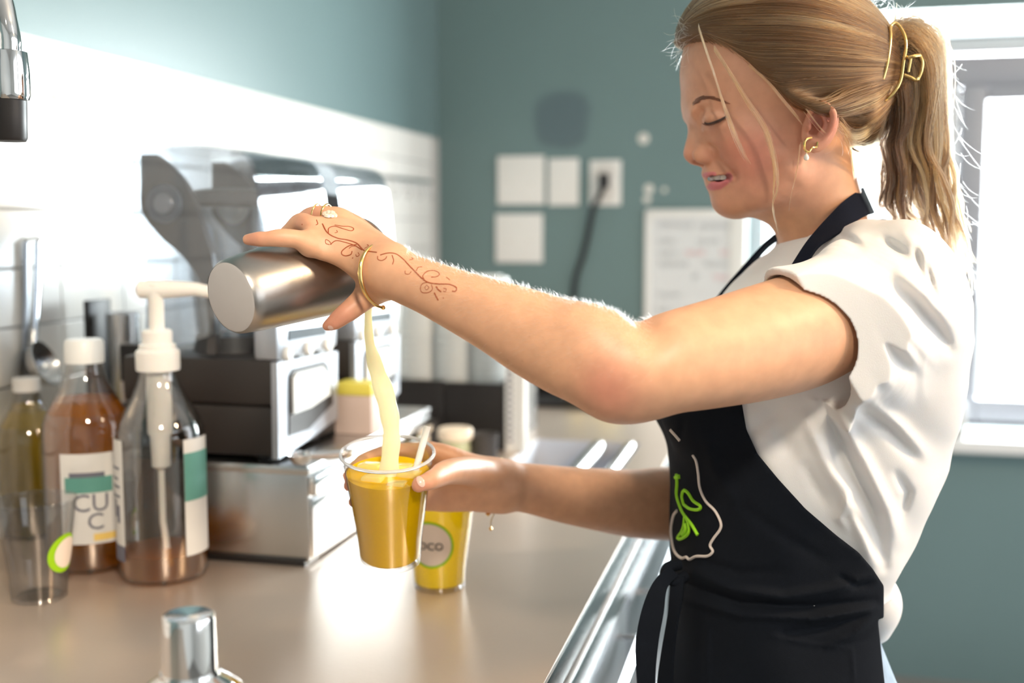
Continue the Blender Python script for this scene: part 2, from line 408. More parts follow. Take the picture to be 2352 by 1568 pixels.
m_cartonyellow = mat('yellow_carton_top', (0.72, 0.62, 0.10), rough=0.5, vary=0.05)
m_lemon = mat('lemon_peel', (0.80, 0.62, 0.04), rough=0.4, vary=0.08, scale=40, bump=0.3, bscale=500)
m_jar = mat('pale_green_jar', (0.48, 0.49, 0.30), rough=0.15, vary=0.1, scale=30)
m_jarlid = mat('cream_lid', (0.86, 0.72, 0.56), rough=0.5, vary=0.04)
m_satin = mat('satin_steel', (0.40, 0.375, 0.35), rough=0.34, metal=1.0, vary=0.10, scale=9, bump=0.03, bscale=260)
m_basedisc = mat('frosted_base', (0.50, 0.47, 0.46), rough=0.55, metal=0.15, vary=0.05, scale=30, bump=0.1, bscale=90)
m_gold = mat('gold', (0.90, 0.62, 0.24), rough=0.16, metal=1.0, vary=0.04)
def glow_through(m, tint, k):
    """cloudy liquid: part of the light passes through it"""
    nt = m.node_tree; out = nt.nodes['Material Output']; src = out.inputs['Surface'].links[0].from_socket
    t = nd(nt, 'ShaderNodeBsdfTranslucent'); t.inputs['Color'].default_value = (*tint, 1); mx = nd(nt, 'ShaderNodeMixShader'); mx.inputs['Fac'].default_value = k
    nt.links.new(src, mx.inputs[1]); nt.links.new(t.outputs[0], mx.inputs[2]); nt.links.new(mx.outputs[0], out.inputs['Surface'])
glow_through(m_drink, (1.0, 0.70, 0.0), 0.22); glow_through(m_drink2, (1.0, 0.80, 0.05), 0.72); glow_through(m_amber, (1.0, 0.50, 0.02), 0.42); glow_through(m_amber_pale, (1.0, 0.82, 0.22), 0.55); glow_through(m_milky, (0.98, 0.95, 0.72), 0.4)
m_rim = mat('cup_rim_plastic', (0.86, 0.88, 0.92), rough=0.08, vary=0.02, trans=0.55, ior=1.3)
UP = Vector((0, 0, 1))
RIGHT = Vector((CY, SY, 0)); FWD = Vector((-SY, CY, 0))

def cyl_patch(mb, c, r, z0, z1, a0, a1, n=14, th=0.0006):
    """a label: a thin curved sheet on a cylinder; angles measured from the direction to the camera, positive to the right"""
    c = Vector(c); v = []; f = []
    for k in range(n + 1):
        a = a0 + (a1 - a0) * k / n
        d = -FWD * cos(a) + RIGHT * sin(a)
        for rr, z in ((r, z0), (r, z1), (r + th, z1), (r + th, z0)): v.append(c + d * rr + UP * z)
    for k in range(n):
        a = 4 * k
        for q in range(4): f.append((a + q, a + (q + 1) % 4, a + 4 + (q + 1) % 4, a + 4 + q))
    f += [(0, 1, 2, 3), (4 * n + 3, 4 * n + 2, 4 * n + 1, 4 * n)]
    return mb.add(v, f)
def bent_text(name, body, size, m, c, r, z, a, parent, extrude=0.0002, stretch=1.0, slope=0.0):
    o = text_part(name, body, size, m, Matrix.Identity(4), None, extrude)
    c = Vector(c)
    for v in o.data.vertices:
        an = a + v.co.x / r; d = -FWD * cos(an) + RIGHT * sin(an)
        rr = r + slope * (v.co.y) + 0.0012 + v.co.z
        v.co = c + d * rr + UP * (z + v.co.y * stretch) - Vector(parent['_org'])
    o.parent = parent; o['_org'] = list(parent['_org'])
    return o

# ---- steel box under the blenders
bx0, bx1, by0, by1, bz = -0.935, -0.606, 1.349, 1.86, 1.053
sb = thing('steel_base_box', ((bx0 + bx1) / 2, by0, ZC), 'wide brushed steel box standing on the counter under the blenders', 'box')
MB().box((bx0, by0, ZC + 0.004), (bx1, by1, bz - 0.004), 0.003).build('body', m_steel, sb, True)
MB().box((bx0, by0 - 0.004, bz - 0.012), (bx1 + 0.003, by1, bz), 0.003).build('top_plate', m_steel, sb, True)
MB().box((bx1, by0 + 0.006, ZC + 0.01), (bx1 + 0.004, by1 - 0.01, bz - 0.045), 0.002).build('side_panel', m_chrome, sb, True)
MB().box((bx1, by0 + 0.002, bz - 0.040), (bx1 + 0.010, by1 - 0.01, bz - 0.014), 0.004).build('side_flange', m_chrome, sb, True)
MB().box((bx0 + 0.02, by0 - 0.005, ZC), (bx1 - 0.004, by0 + 0.04, ZC + 0.008)).build('foot_strip', m_black, sb)

# ---- blenders with sound covers
def blender():
    Y0, Y1 = 1.357, 1.567; xr, xl = -0.655, -0.885; zb = bz + 0.137
    t = thing('bar_blender', ((xr + xl) / 2, (Y0 + Y1) / 2, bz), 'bar blender with clear sound cover on the steel box, nearer the camera of the two', 'blender', 'bar blenders on the steel box')
    MB().box((xl, Y0, bz + 0.006), (xr, Y1, bz + 0.075), 0.012).box((xl + 0.004, Y0 + 0.003, bz + 0.074), (xr - 0.003, Y1 - 0.003, zb), 0.010).build('base', m_brownblack, t, True)
    for fx in (xl + 0.03, xr - 0.03):
        for fy in (Y0 + 0.03, Y1 - 0.03): MB().lathe([(0.012, 0), (0.014, 0.008)], (fx, fy, bz), 14).build('rubber_foot', m_black, t)
    P = lambda px, py, o=0.0: on_x(px, py, xr) + Vector((o, 0, 0))
    def plate(pts, th): return MB().prism([P(*q, -0.004) for q in pts], (th, 0, 0))
    fp = plate([(629, 832), (768, 806), (768, 960), (700, 1010), (632, 1055)], 0.009).build('front_panel', m_silver, t)
    plate([(655, 862), (664, 846), (735, 828), (744, 838), (756, 925), (700, 985), (655, 1000)], 0.0105).build('panel_recess', m_black, fp)
    plate([(660, 868), (668, 856), (728, 842), (738, 860), (744, 905), (700, 935), (660, 950)], 0.014).build('touch_pad', m_whiteplastic, fp)
    hp = MB().box((xr - 0.03, Y0 + 0.004, zb - 0.002), (xr + 0.004, Y1 - 0.004, zb + 0.052), 0.006).build('control_head', m_silver, t, True)
    plate([(655, 782), (742, 768), (742, 745), (655, 757)], 0.0095).build('display', m_display, hp)
    for q in ((652, 812), (700, 800), (745, 792)):
        c = P(*q, 0.004); MB().lathe([(0.010, -0.002), (0.010, 0.004), (0.008, 0.006), (0, 0.006)], c, 18, (1, 0, 0)).build('button', m_whiteplastic, hp, True)
    # sound cover
    prof = [(338, 812), (340, 640), (335, 560), (308, 500), (306, 362), (314, 346), (345, 340), (454, 338), (536, 348), (575, 372), (592, 440), (602, 520), (612, 640), (620, 735)]
    pr = [on_y(*q, Y0) for q in prof]; pr = [Vector(p) for p in spline([(p.x, p.z) for p in pr], 4) for p in [(p[0], 0, p[1])]]
    def shell(th):
        v, f = [], []; n = len(pr)
        for i, p in enumerate(pr):
            a, b = pr[max(i - 1, 0)], pr[min(i + 1, n - 1)]; tg = (b - a).normalized(); nn = Vector((-tg.z, 0, tg.x)) * th
            for y in (Y0, Y1):
                for o in (0, 1):
                    q = p - nn * o; v.append(Vector((q.x, y, q.z)))
        for i in range(n - 1):
            a, b = 4 * i, 4 * i + 4
            f += [(a, b, b + 2, a + 2), (a + 1, a + 3, b + 3, b + 1), (a, a + 1, b + 1, b), (a + 2, b + 2, b + 3, a + 3)]
        f += [(0, 2, 3, 1), (4 * n - 4, 4 * n - 3, 4 * n - 1, 4 * n - 2)]
        return MB().add(v, f)
    shell(-0.0035).build('cover_shell', m_clear, t, True)
    for y in (Y0 - 0.003, Y1):
        MB().prism([Vector((p.x, y, p.z)) for p in pr], (0, 0.003, 0)).build('cover_side', m_clear, t)
    right_e = [(352, 354), (390, 385), (418, 417), (444, 468), (469, 545), (485, 596), (489, 680), (492, 815)]
    left_e = [(319, 354), (320, 420), (321, 484), (362, 540), (403, 576), (439, 616), (464, 667), (475, 734), (470, 815)]
    R_ = [tuple(p) for p in spline(right_e, 4)]; L_ = [tuple(p) for p in spline(left_e, 4)]
    arm = [on_y(*q, Y0) for q in R_ + L_[::-1]]
    for k, y in enumerate((Y0 + 0.004, Y1 - 0.016)):
        n = len(R_); mb = MB()
        # strips so that the S-shaped outline triangulates well
        import itertools
        m_ = 24; rs = [R_[int(i * (len(R_) - 1) / m_)] for i in range(m_ + 1)]; ls = [L_[int(i * (len(L_) - 1) / m_)] for i in range(m_ + 1)]
        for i in range(m_):
            q = [on_y(*p, Y0) for p in (ls[i], rs[i], rs[i + 1], ls[i + 1])]
            mb.prism([Vector((p.x, y, p.z)) for p in q], (0, 0.012, 0))
        a = mb.build('cover_arm', m_smoke, t)
        c = on_y(375, 468, Y0); yy = y - 0.004 if k == 0 else y - 0.002
        MB().lathe([(0, 0), (0.0255, 0), (0.0262, 0.003), (0.0262, 0.006), (0, 0.006)], (c.x, yy, c.z), 32, (0, 1, 0)).lathe([(0, -0.003), (0.013, -0.003), (0.015, 0.001)], (c.x, yy, c.z), 24, (0, 1, 0)).build('pivot_cap', m_silver if k == 0 else m_whiteplastic, a, True)
    # jug inside
    jc = (-0.765, (Y0 + Y1) / 2, zb)
    MB().lathe([(0.048, 0.0), (0.050, 0.01), (0.066, 0.19), (0.067, 0.20), (0.064, 0.20), (0.062, 0.19), (0.046, 0.012), (0, 0.010)], jc, 32).build('jug', m_clear, t, True)
    MB().lathe([(0.0, 0.20), (0.060, 0.20), (0.064, 0.206), (0.055, 0.222), (0.03, 0.226), (0, 0.226)], jc, 28).build('jug_lid', m_smoke, t, True)
    MB().lathe([(0, 0), (0.056, 0), (0.052, 0.022), (0, 0.022)], jc, 28).build('jug_collar', m_smoke, t, True)
    return t
def copy_tree(o, parent=None):
    c = o.copy(); COL.objects.link(c)
    if parent is not None: c.parent = parent
    for ch in [x for x in o.children]: copy_tree(ch, c)
    return c
bl = blender()
bl2 = copy_tree(bl); bl2.location.y += 0.274
bl2['label'] = 'bar blender with clear sound cover on the steel box, partly hidden behind the other blender'

# ---- bottles
def bottle_shape(S=1.0):
    out = [(0.0, 0.012), (0.022, 0.006), (0.040, 0.0), (0.051, 0.003), (0.0555, 0.012), (0.0555, 0.10), (0.0555, 0.176), (0.0545, 0.190), (0.050, 0.203), (0.042, 0.217), (0.034, 0.231), (0.027, 0.246), (0.0235, 0.258), (0.0225, 0.266), (0.0225, 0.276)]
    return [(r * S, z * S) for r, z in out]
def bottle(base, level, m_liq, name, label, S=1.0):
    t = thing(name, base, label, 'bottle', None)
    o = bottle_shape(S); inn = [(max(r - 0.0022, 0), z + (0.003 if z < 0.1 else 0)) for r, z in o]
    MB().lathe(o + inn[::-1], base, 48, close=False).build('glass_body', m_glass, t, True)
    prof = []
    for i, (r, z) in enumerate(inn):
        if z < level: prof.append((max(r - 0.0006, 0), z + 0.0012))
        else:
            r0, z0 = inn[i - 1]; k = (level - z0) / (z - z0); prof.append((r0 + (r - r0) * k - 0.0006, level)); break
    prof.append((0, level))
    MB().lathe(prof, base, 48).build('syrup', m_liq, t, True)
    for k in range(6):      # moulded ribs of the foot
        a = k * pi / 3; MB().tube([Vector(base) + Vector((cos(a) * q, sin(a) * q, z)) for q, z in ((0.012, 0.006), (0.03, 0.0035), (0.046, 0.004))], 0.003, 6).build('foot_rib', m_glass, t, True)
    return t
b1 = (-0.769, 1.268, ZC)
pb = bottle(b1, 0.036, m_amber, 'pump_bottle', 'clear syrup bottle with a white pump, nearly empty, in front of the steel box')
MB().lathe([(0.0205, 0.264), (0.0265, 0.264), (0.027, 0.268), (0.027, 0.287), (0.0245, 0.290), (0.0225, 0.291), (0.0225, 0.296), (0.0185, 0.298), (0.0185, 0.312), (0.016, 0.315), (0.009, 0.315)], b1, 40).build('pump_collar', m_pump, pb, True)
MB().lathe([(0.0095, 0.312), (0.0095, 0.352), (0.011, 0.356), (0.011, 0.372), (0.0, 0.374)], b1, 28).build('pump_stem', m_pump, pb, True)
c0 = Vector(b1) + UP * 0.365
MB().tube([c0 - RIGHT * 0.024, c0 - RIGHT * 0.02, c0 + RIGHT * 0.01, c0 + RIGHT * 0.05, c0 + RIGHT * 0.082 - UP * 0.006, c0 + RIGHT * 0.086 - UP * 0.014], [0.006, 0.0115, 0.0115, 0.0085, 0.007, 0.006], 16).build('pump_nozzle', m_pump, pb, True)
MB().lathe([(0.0, 0.264), (0.0155, 0.264), (0.0155, 0.185), (0.0125, 0.18), (0.0115, 0.142), (0.006, 0.138), (0.0, 0.138)], b1, 28).build('pump_barrel', m_pump, pb, True)
MB().tube([Vector(b1) + UP * 0.138, Vector(b1) + UP * 0.07, Vector(b1) + UP * 0.012 + RIGHT * 0.008], 0.0042, 10).build('dip_tube', m_pump, pb, True)
lb = cyl_patch(MB(), b1, 0.0557, 0.048, 0.190 - 0.008, radians(-88), radians(-37)).build('back_label', m_paper, pb, True)
cyl_patch(MB(), b1, 0.0561, 0.030, 0.050, radians(-82), radians(-37)).build('label_band', m_inkgrey, lb, True)
for zz, a0, a1 in ((0.085, -60, -55), (0.078, -53, -46), (0.110, -70, -44), (0.122, -70, -44), (0.132, -70, -48), (0.145, -70, -44)):
    cyl_patch(MB(), b1, 0.0561, zz, zz + (0.022 if zz < 0.1 else 0.003), radians(a0), radians(a1)).build('label_print', m_inkgrey, lb, True)
lf = cyl_patch(MB(), b1, 0.0557, 0.036, 0.182, radians(46), radians(92)).build('front_label', m_paper, pb, True)
cyl_patch(MB(), b1, 0.0561, 0.105, 0.165, radians(46), radians(92)).build('label_band', m_tealprint, lf, True)

b2 = (-0.887, 1.288, ZC)
ab = bottle(b2, 0.222, m_amber, 'syrup_bottle', 'amber syrup bottle with a white cap beside the pump bottle')
MB().lathe([(0.0205, 0.268), (0.0245, 0.268), (0.0245, 0.294), (0.022, 0.298), (0, 0.299)], b2, 36).build('cap', m_whiteplastic, ab, True)
ll = cyl_patch(MB(), b2, 0.0557, 0.042, 0.158, radians(-16), radians(62)).build('front_label', m_paper, ab, True)
cyl_patch(MB(), b2, 0.0561, 0.108, 0.128, radians(-10), radians(50)).build('label_band', m_tealprint, ll, True)
cyl_patch(MB(), b2, 0.0561, 0.128, 0.134, radians(-4), radians(40)).build('label_band', m_inkgrey, ll, True)
cyl_patch(MB(), b2, 0.0561, 0.046, 0.055, radians(24), radians(58)).build('label_band', m_yellowprint, ll, True)
bent_text('label_lettering', 'CU', 0.032, m_inkgrey, b2, 0.0557, 0.094, radians(22), ll)
bent_text('label_lettering', 'C', 0.030, m_inkgrey, b2, 0.0557, 0.070, radians(27), ll)
bent_text('label_lettering', 'HOP', 0.014, m_paper, b2, 0.0560, 0.139, radians(12), ll)

b3 = (-1.06, 1.40, ZC)
yb_ = bottle(b3, 0.19, m_amber_pale, 'lemon_syrup_bottle', 'pale yellow syrup bottle against the tiles behind the amber bottle', 0.78)
MB().lathe([(0.016, 0.209), (0.019, 0.209), (0.019, 0.228), (0.0, 0.230)], b3, 28).build('cap', m_whiteplastic, yb_, True)

# ---- plastic cups
CUP = [(0.030, 0.0), (0.0315, 0.001), (0.0335, 0.030), (0.0405, 0.080), (0.0452, 0.114), (0.0452, 0.116), (0.0470, 0.1175), (0.0473, 0.1195), (0.0465, 0.121), (0.0448, 0.120)]
def cup_mb(base, axis=(0, 0, 1)):
    inn = [(r - 0.0007, z) for r, z in CUP[:5]]
    prof = [(0.0, 0.004), (0.026, 0.004), (0.028, 0.0)] + CUP + [(0.0445, 0.116)] + [(r, max(z, 0.0048)) for r, z in inn[::-1][:-1]] + [(0.0295, 0.0048), (0.0, 0.0048)]
    return MB().lathe(prof, base, 48, axis, close=False)
def cup_r(z):
    return float(np.interp(z, [p[1] for p in CUP[:5]], [p[0] for p in CUP[:5]]))
def drink_mb(base, level, axis=(0, 0, 1), tiltc=None):
    prof = [(0.0, 0.0056), (0.0285, 0.0056)] + [(cup_r(z) - 0.0012, z) for z in np.linspace(0.008, level, 8)] + [(0, level)]
    return MB().lathe(prof, base, 48, axis)
c1 = (-0.868, 1.154, ZC)
ec = thing('plastic_cup', c1, 'empty clear plastic cup with a lime slice sticker in front of the amber bottle', 'cup')
cup_mb(c1).build('cup_wall', m_clearcup, ec, True)
c2 = on_z(1003, 1352, ZC); c2 = Vector((c2.x, c2.y + 0.012, ZC))
yc = thing('juice_cup', c2, 'full cup of yellow juice with round green rimmed sticker, standing on the counter', 'cup')
cup_mb(c2).build('cup_wall', m_clearcup, yc, True)
drink_mb(c2, 0.108).build('juice', m_drink2, yc, True)
def disc_on_cup(c, zc, ac, rad, r0, off, m, name, parent, hole=0.0):
    v, f = [], []; n = 40
    rr = lambda z: cup_r(z) + off
    def pos(q, an):
        z = zc + q * sin(an); r = rr(z); aa = ac + q * cos(an) / r
        return Vector(c) + (-FWD * cos(aa) + RIGHT * sin(aa)) * r + UP * z
    rings = [hole, *np.linspace(hole, rad, 5)[1:]] if hole else list(np.linspace(0.001, rad, 5))
    for q in rings:
        for k in range(n): v.append(pos(q, 2 * pi * k / n))
    for i in range(len(rings) - 1):
        for k in range(n): f.append((i * n + k, i * n + (k + 1) % n, (i + 1) * n + (k + 1) % n, (i + 1) * n + k))
    if not hole: f.append(tuple(range(n)))
    return MB().add(v, f).build(name, m, parent, True)
sd = disc_on_cup(c2, 0.062, radians(-14), 0.0275, 0, 0.0006, m_stickerbeige, 'sticker', yc)
disc_on_cup(c2, 0.062, radians(-14), 0.030, 0, 0.0010, m_ringgreen, 'sticker_ring', sd, 0.0268)
bent_text('sticker_lettering', 'JOCO', 0.013, m_inkblack, c2, cup_r(0.062) + 0.0006, 0.060, radians(-14), sd)

sk = disc_on_cup(c1, 0.058, radians(74), 0.0235, 0, 0.0006, m_ringgreen, 'lime_sticker', ec)
disc_on_cup(c1, 0.058, radians(79), 0.0185, 0, 0.0010, m_stickerbeige, 'sticker_centre', sk)

# held cup, tipped a little towards the camera
h0, h1 = at(898, 1322, 1.150), at(890, 1040, 1.122)
hax = (h1 - h0).normalized(); hb = h1 - hax * 0.1195
hc = thing('held_cup', hb, 'clear plastic cup of orange drink held in the right hand', 'cup')
cup_mb(hb, hax).build('cup_wall', m_clearcup, hc, True)
_e1 = hax.orthogonal().normalized(); _e2 = hax.cross(_e1)
MB().tube([hb + hax * 0.1192 + _e1 * cos(t) * 0.0466 + _e2 * sin(t) * 0.0466 for t in np.linspace(0, 2 * pi, 49)[:-1]], 0.0017, 8, closed=True).build('cup_rim', m_rim, hc, True)
drink_mb(hb, 0.0985, hax).build('drink', m_drink, hc, True)
dm = MB()                                                    # froth ring and ice at the surface
for k, (a, q, s) in enumerate(((0.3, 0.020, 0.010), (1.9, 0.024, 0.012), (3.4, 0.018, 0.011), (4.6, 0.028, 0.009), (5.6, 0.022, 0.011))):
    e1 = hax.orthogonal().normalized(); e2 = hax.cross(e1); c = hb + hax * 0.0955 + e1 * cos(a) * q + e2 * sin(a) * q
    dm.box(c - Vector((s, s, s * 0.5)), c + Vector((s, s, s * 0.5)), 0.003)
dm.build('ice_cubes', mat('ice_in_drink', (1.0, 0.72, 0.22), rough=0.15, vary=0.1, scale=50, sss=0.4), hc, True)['kind'] = 'stuff'
# straw of the held cup
s0, s1 = at(944, 1120, 1.125), at(982, 978, 1.137)
solid('straw', MB().tube([s0, s0.lerp(s1, 0.5), s1], 0.0034, 14), m_whiteplastic, s0, 'thin white straw standing in the held orange drink', 'straw', smooth=True)
# ---- falling juice
pts = [(846, 690, 1.112, 10), (846, 735, 1.112, 9), (850, 790, 1.113, 12), (866, 850, 1.115, 19), (884, 905, 1.117, 23), (896, 960, 1.119, 21), (899, 1010, 1.12, 20), (894, 1070, 1.12, 22), (894, 1096, 1.12, 24)]
sp = spline([(*at(a, b, d), r * mpp(d)) for a, b, d, r in pts], 6)
solid('poured_juice', MB().tube([p[:3] for p in sp], [p[3] * (1 + 0.06 * sin(i * 0.9)) for i, p in enumerate(sp)], 14, flat=(tuple(FWD), 0.55)), m_milky, sp[-1][:3],
      'stream of pale yellow juice pouring from the steel shaker into the held cup', 'juice', smooth=True)

# ---- tilted shaker tin in the left hand
k0, k1 = at(530, 683, 1.0), at(826, 604, 1.125)
kax = (k1 - k0).normalized(); KL = (k1 - k0).length
tin = thing('shaker_tin', k0, 'brushed steel shaker tin tilted in the left hand', 'shaker')
def tin_r(z): return 0.0335 + (0.0435 - 0.0335) * z / KL
prof = [(0.0315, 0.0), (0.0335, 0.003), (0.0345, 0.012)] + [(tin_r(z) + 0.0008, z) for z in np.linspace(0.02, KL, 8)] + [(tin_r(KL) + 0.002, KL + 0.0005), (tin_r(KL) + 0.002, KL + 0.003), (tin_r(KL), KL + 0.0035)]
prof += [(tin_r(z) - 0.0006, z) for z in np.linspace(KL, 0.008, 8)] + [(0, 0.006)]
MB().lathe(prof, k0, 64, kax, close=False).build('tin_wall', m_satin, tin, True)
MB().lathe([(0.0, -0.0012), (0.0285, -0.0012), (0.0312, 0.0), (0.0322, 0.0022), (0.0, 0.0022)], k0, 64, kax).build('tin_base', m_basedisc, tin, True)

# ---- cobbler shaker in front
cs = Vector((-0.4095, 0.7045, ZC))
fs = thing('cocktail_shaker', cs, 'polished steel cocktail shaker standing at the front of the counter', 'shaker')
MB().lathe([(0.0, 0.0), (0.031, 0.0), (0.033, 0.003), (0.042, 0.085), (0.0425, 0.092)], cs, 48).build('shaker_body', m_chrome, fs, True)
MB().lathe([(0.0435, 0.088), (0.0438, 0.096), (0.0425, 0.104), (0.036, 0.114), (0.027, 0.121), (0.021, 0.125), (0.0205, 0.128)], cs, 48).build('strainer_dome', m_chrome, fs, True)
MB().lathe([(0.0198, 0.123), (0.0196, 0.130), (0.0188, 0.1645), (0.0180, 0.168), (0.0167, 0.169), (0.0, 0.1675)], cs, 40).build('cap', m_chrome, fs, True)

# ---- spring faucet at the left edge
fb = Vector((-0.83, 0.80, ZC))
ft = thing('bar_faucet', fb, 'tall chrome faucet with black spray head entering at the left edge', 'faucet')
hd = at(18, 262, 1.08); top = at(-70, 60, 1.05)
MB().lathe([(0.028, 0), (0.028, 0.006), (0.018, 0.012), (0.016, 0.05)], fb, 28).build('faucet_base', m_chrome, ft, True)
hx = at(20, 178, 1.08)
MB().tube([Vector(p) for p in spline([fb + UP * 0.04, fb + UP * 0.30, fb + UP * 0.62, (fb + UP * 0.78).lerp(hx + UP * 0.14, 0.4), hx + UP * 0.10 - RIGHT * 0.02, hx + UP * 0.045, at(22, 205, 1.08) + UP * 0.02]  , 6)], 0.011, 16).build('riser_pipe', m_chrome, ft, True)
MB().lathe([(0.010, 0.036), (0.017, 0.034), (0.0185, 0.014), (0.0185, -0.006), (0.017, -0.010), (0.010, -0.012)], at(22, 205, 1.08), 28).build('chrome_collar', m_chrome, ft, True)
MB().lathe([(0.012, 0.026), (0.0175, 0.024), (0.0170, 0.0), (0.0165, -0.022), (0.015, -0.025), (0.0, -0.024)], hd, 28).build('spray_head', m_black, ft, True)

# ---- ladle and scraper hanging on the tiles
hk = on_x(75, 560, XL + 0.02)
ld = thing('hanging_ladle', hk, 'steel ladle hanging against the tiles above the bottles', 'ladle')
hx_ = lambda px, py, o: on_x(px, py, XL + o)
MB().tube([hx_(88, 556, 0.02), hx_(88, 650, 0.022), hx_(84, 740, 0.024), hx_(80, 790, 0.028)], [0.0075, 0.0075, 0.0065, 0.0065], 12, flat=((1, 0, 0), 0.4)).build('handle', m_chrome, ld, True)
bc = hx_(88, 850, 0.045)
MB().lathe([(0.0, 0.0), (0.018, 0.003), (0.030, 0.012), (0.036, 0.026), (0.0345, 0.026), (0.028, 0.014), (0.017, 0.005), (0.0, 0.002)], bc - Vector((0.012, 0, 0)), 28, (1, 0.2, 0.45)).build('bowl', m_steel, ld, True)
MB().tube([hx_(88, 556, 0.02), hx_(88, 546, 0.014), hx_(88, 548, 0.008)], 0.003, 8).build('hook', m_chrome, ld, True)
sc2 = thing('hanging_scraper', hx_(62, 560, 0.018), 'narrow steel bar scraper hanging next to the ladle', 'scraper')
MB().tube([hx_(62, 556, 0.018), hx_(62, 700, 0.018), hx_(58, 800, 0.018)], [0.008, 0.007, 0.006], 12, flat=((1, 0, 0), 0.35)).build('handle', m_steel_dark, sc2, True)
MB().tube([hx_(58, 790, 0.018), hx_(56, 850, 0.018), hx_(56, 905, 0.018)], [0.006, 0.016, 0.010], 12, flat=((1, 0, 0), 0.25)).build('blade', m_steel_dark, sc2, True)
MB().tube([hx_(62, 556, 0.018), hx_(62, 548, 0.013), hx_(62, 550, 0.008)], 0.003, 8).build('hook', m_chrome, sc2, True)

# ---- black tool holder behind the pump bottle, left of the blenders
th = Vector((-1.02, 1.585, ZC))
tl = thing('tool_holder', th, 'tall black open frame tool holder on the counter left of the blenders', 'holder')
tz = on_y(275, 690, 1.57).z - ZC
MB().box(th + Vector((-0.05, -0.03, 0)), th + Vector((0.05, 0.03, tz * 0.4)), 0.003).box(th + Vector((-0.05, -0.03, 0)), th + Vector((-0.04, 0.03, tz)), 0.002).box(th + Vector((0.038, -0.03, 0)), th + Vector((0.05, 0.03, tz * 0.75)), 0.002).box(th + Vector((-0.05, 0.018, 0.0)), th + Vector((0.05, 0.03, tz * 0.4)), 0.002).build('frame', m_black, tl, True)
MB().lathe([(0.0, tz * 0.4), (0.022, tz * 0.4), (0.026, tz * 0.94), (0.024, tz * 0.94), (0.02, tz * 0.41), (0, tz * 0.41)], th, 26).build('steel_tumbler', m_steel, tl, True)
MB().box(th + Vector((0.012, -0.034, tz * 0.62)), th + Vector((0.05, -0.010, tz * 0.80)), 0.004).build('clip', m_black, tl, True)

# ---- spoon on the edge of the steel box
q0 = on_z(690, 1052, bz + 0.010)
spn = thing('measuring_spoon', q0, 'small bright steel scoop lying on the edge of the steel box', 'spoon')
e_ = on_z(808, 1040, bz + 0.014)
MB().lathe([(0.0, -0.009), (0.010, -0.007), (0.016, 0.0), (0.018, 0.006), (0.0165, 0.006), (0.0145, 0.0), (0.009, -0.006), (0, -0.0075)], q0, 24).build('bowl', m_chrome, spn, True)
MB().tube([q0 + Vector((0.012, 0.0, 0.003)), q0.lerp(e_, 0.5), e_], [0.004, 0.006, 0.0065], 12).build('handle', m_chrome, spn, True)

# ---- carton behind the blenders
cb = Vector((-0.633, 1.600, bz))
cr = thing('juice_carton', cb, 'beige carton with a yellow top between the two blenders on the steel box', 'carton')
zt = on_y(812, 880, 1.575).z
MB().box(cb + Vector((-0.030, -0.026, 0)), Vector((cb.x + 0.030, cb.y + 0.026, zt - 0.018)), 0.004).build('carton_body', m_carton, cr, True)
MB().box(Vector((cb.x - 0.0305, cb.y - 0.0265, zt - 0.019)), Vector((cb.x + 0.0305, cb.y + 0.0265, zt)), 0.004).build('carton_top', m_cartonyellow, cr, True)

# ---- black organiser, slotted upright, stacked cups
OY = 2.16
ox0, ox1 = on_y(885, 900, OY).x, on_y(1158, 900, OY).x
oz = on_y(1030, 876, OY).z
og = thing('cup_organiser', ((ox0 + ox1) / 2, OY, ZC), 'black counter organiser box under the stacked clear cups', 'organiser')
MB().box((ox0, OY, ZC), ((ox0 + ox1) / 2 - 0.001, OY + 0.02, oz), 0.003).build('front_board', m_black, og, True)
MB().box(((ox0 + ox1) / 2 + 0.001, OY, ZC), (ox1, OY + 0.02, oz - 0.002), 0.003).build('front_board', m_black, og, True)
MB().box((ox0, OY + 0.02, ZC), (ox0 + 0.012, OY + 0.30, oz), 0.002).box((ox1 - 0.012, OY + 0.02, ZC), (ox1, OY + 0.30, oz), 0.002).box((ox0, OY + 0.288, ZC), (ox1, OY + 0.30, oz)).build('side_boards', m_black, og, True)
MB().box((ox0 + 0.012, OY + 0.02, oz - 0.02), (ox1 - 0.012, OY + 0.288, oz - 0.010)).build('shelf_board', m_black, og)
up = thing('slotted_upright', (ox1 + 0.022, OY + 0.01, ZC), 'bright slotted steel upright beside the black organiser', 'upright')
uz = on_y(1180, 720, OY).z
MB().box((ox1 + 0.003, OY - 0.004, ZC), (ox1 + 0.022, OY + 0.016, uz), 0.001).box((ox1 + 0.024, OY + 0.002, ZC), (ox1 + 0.042, OY + 0.020, uz), 0.001).build('post', m_whiteplastic, up, True)
zz = ZC + 0.02
sl = MB()
while zz < uz - 0.02:
    sl.box((ox1 + 0.008, OY - 0.0052, zz), (ox1 + 0.017, OY - 0.0030, zz + 0.006)); zz += 0.0125
sl.build('slots', m_inkgrey, up)['kind'] = 'stuff'
m_cupside = mat('stacked_cup_plastic', (0.93, 0.96, 0.95), rough=0.12, vary=0.03, trans=0.4, ior=1.2)
sm = None; n_st = 5
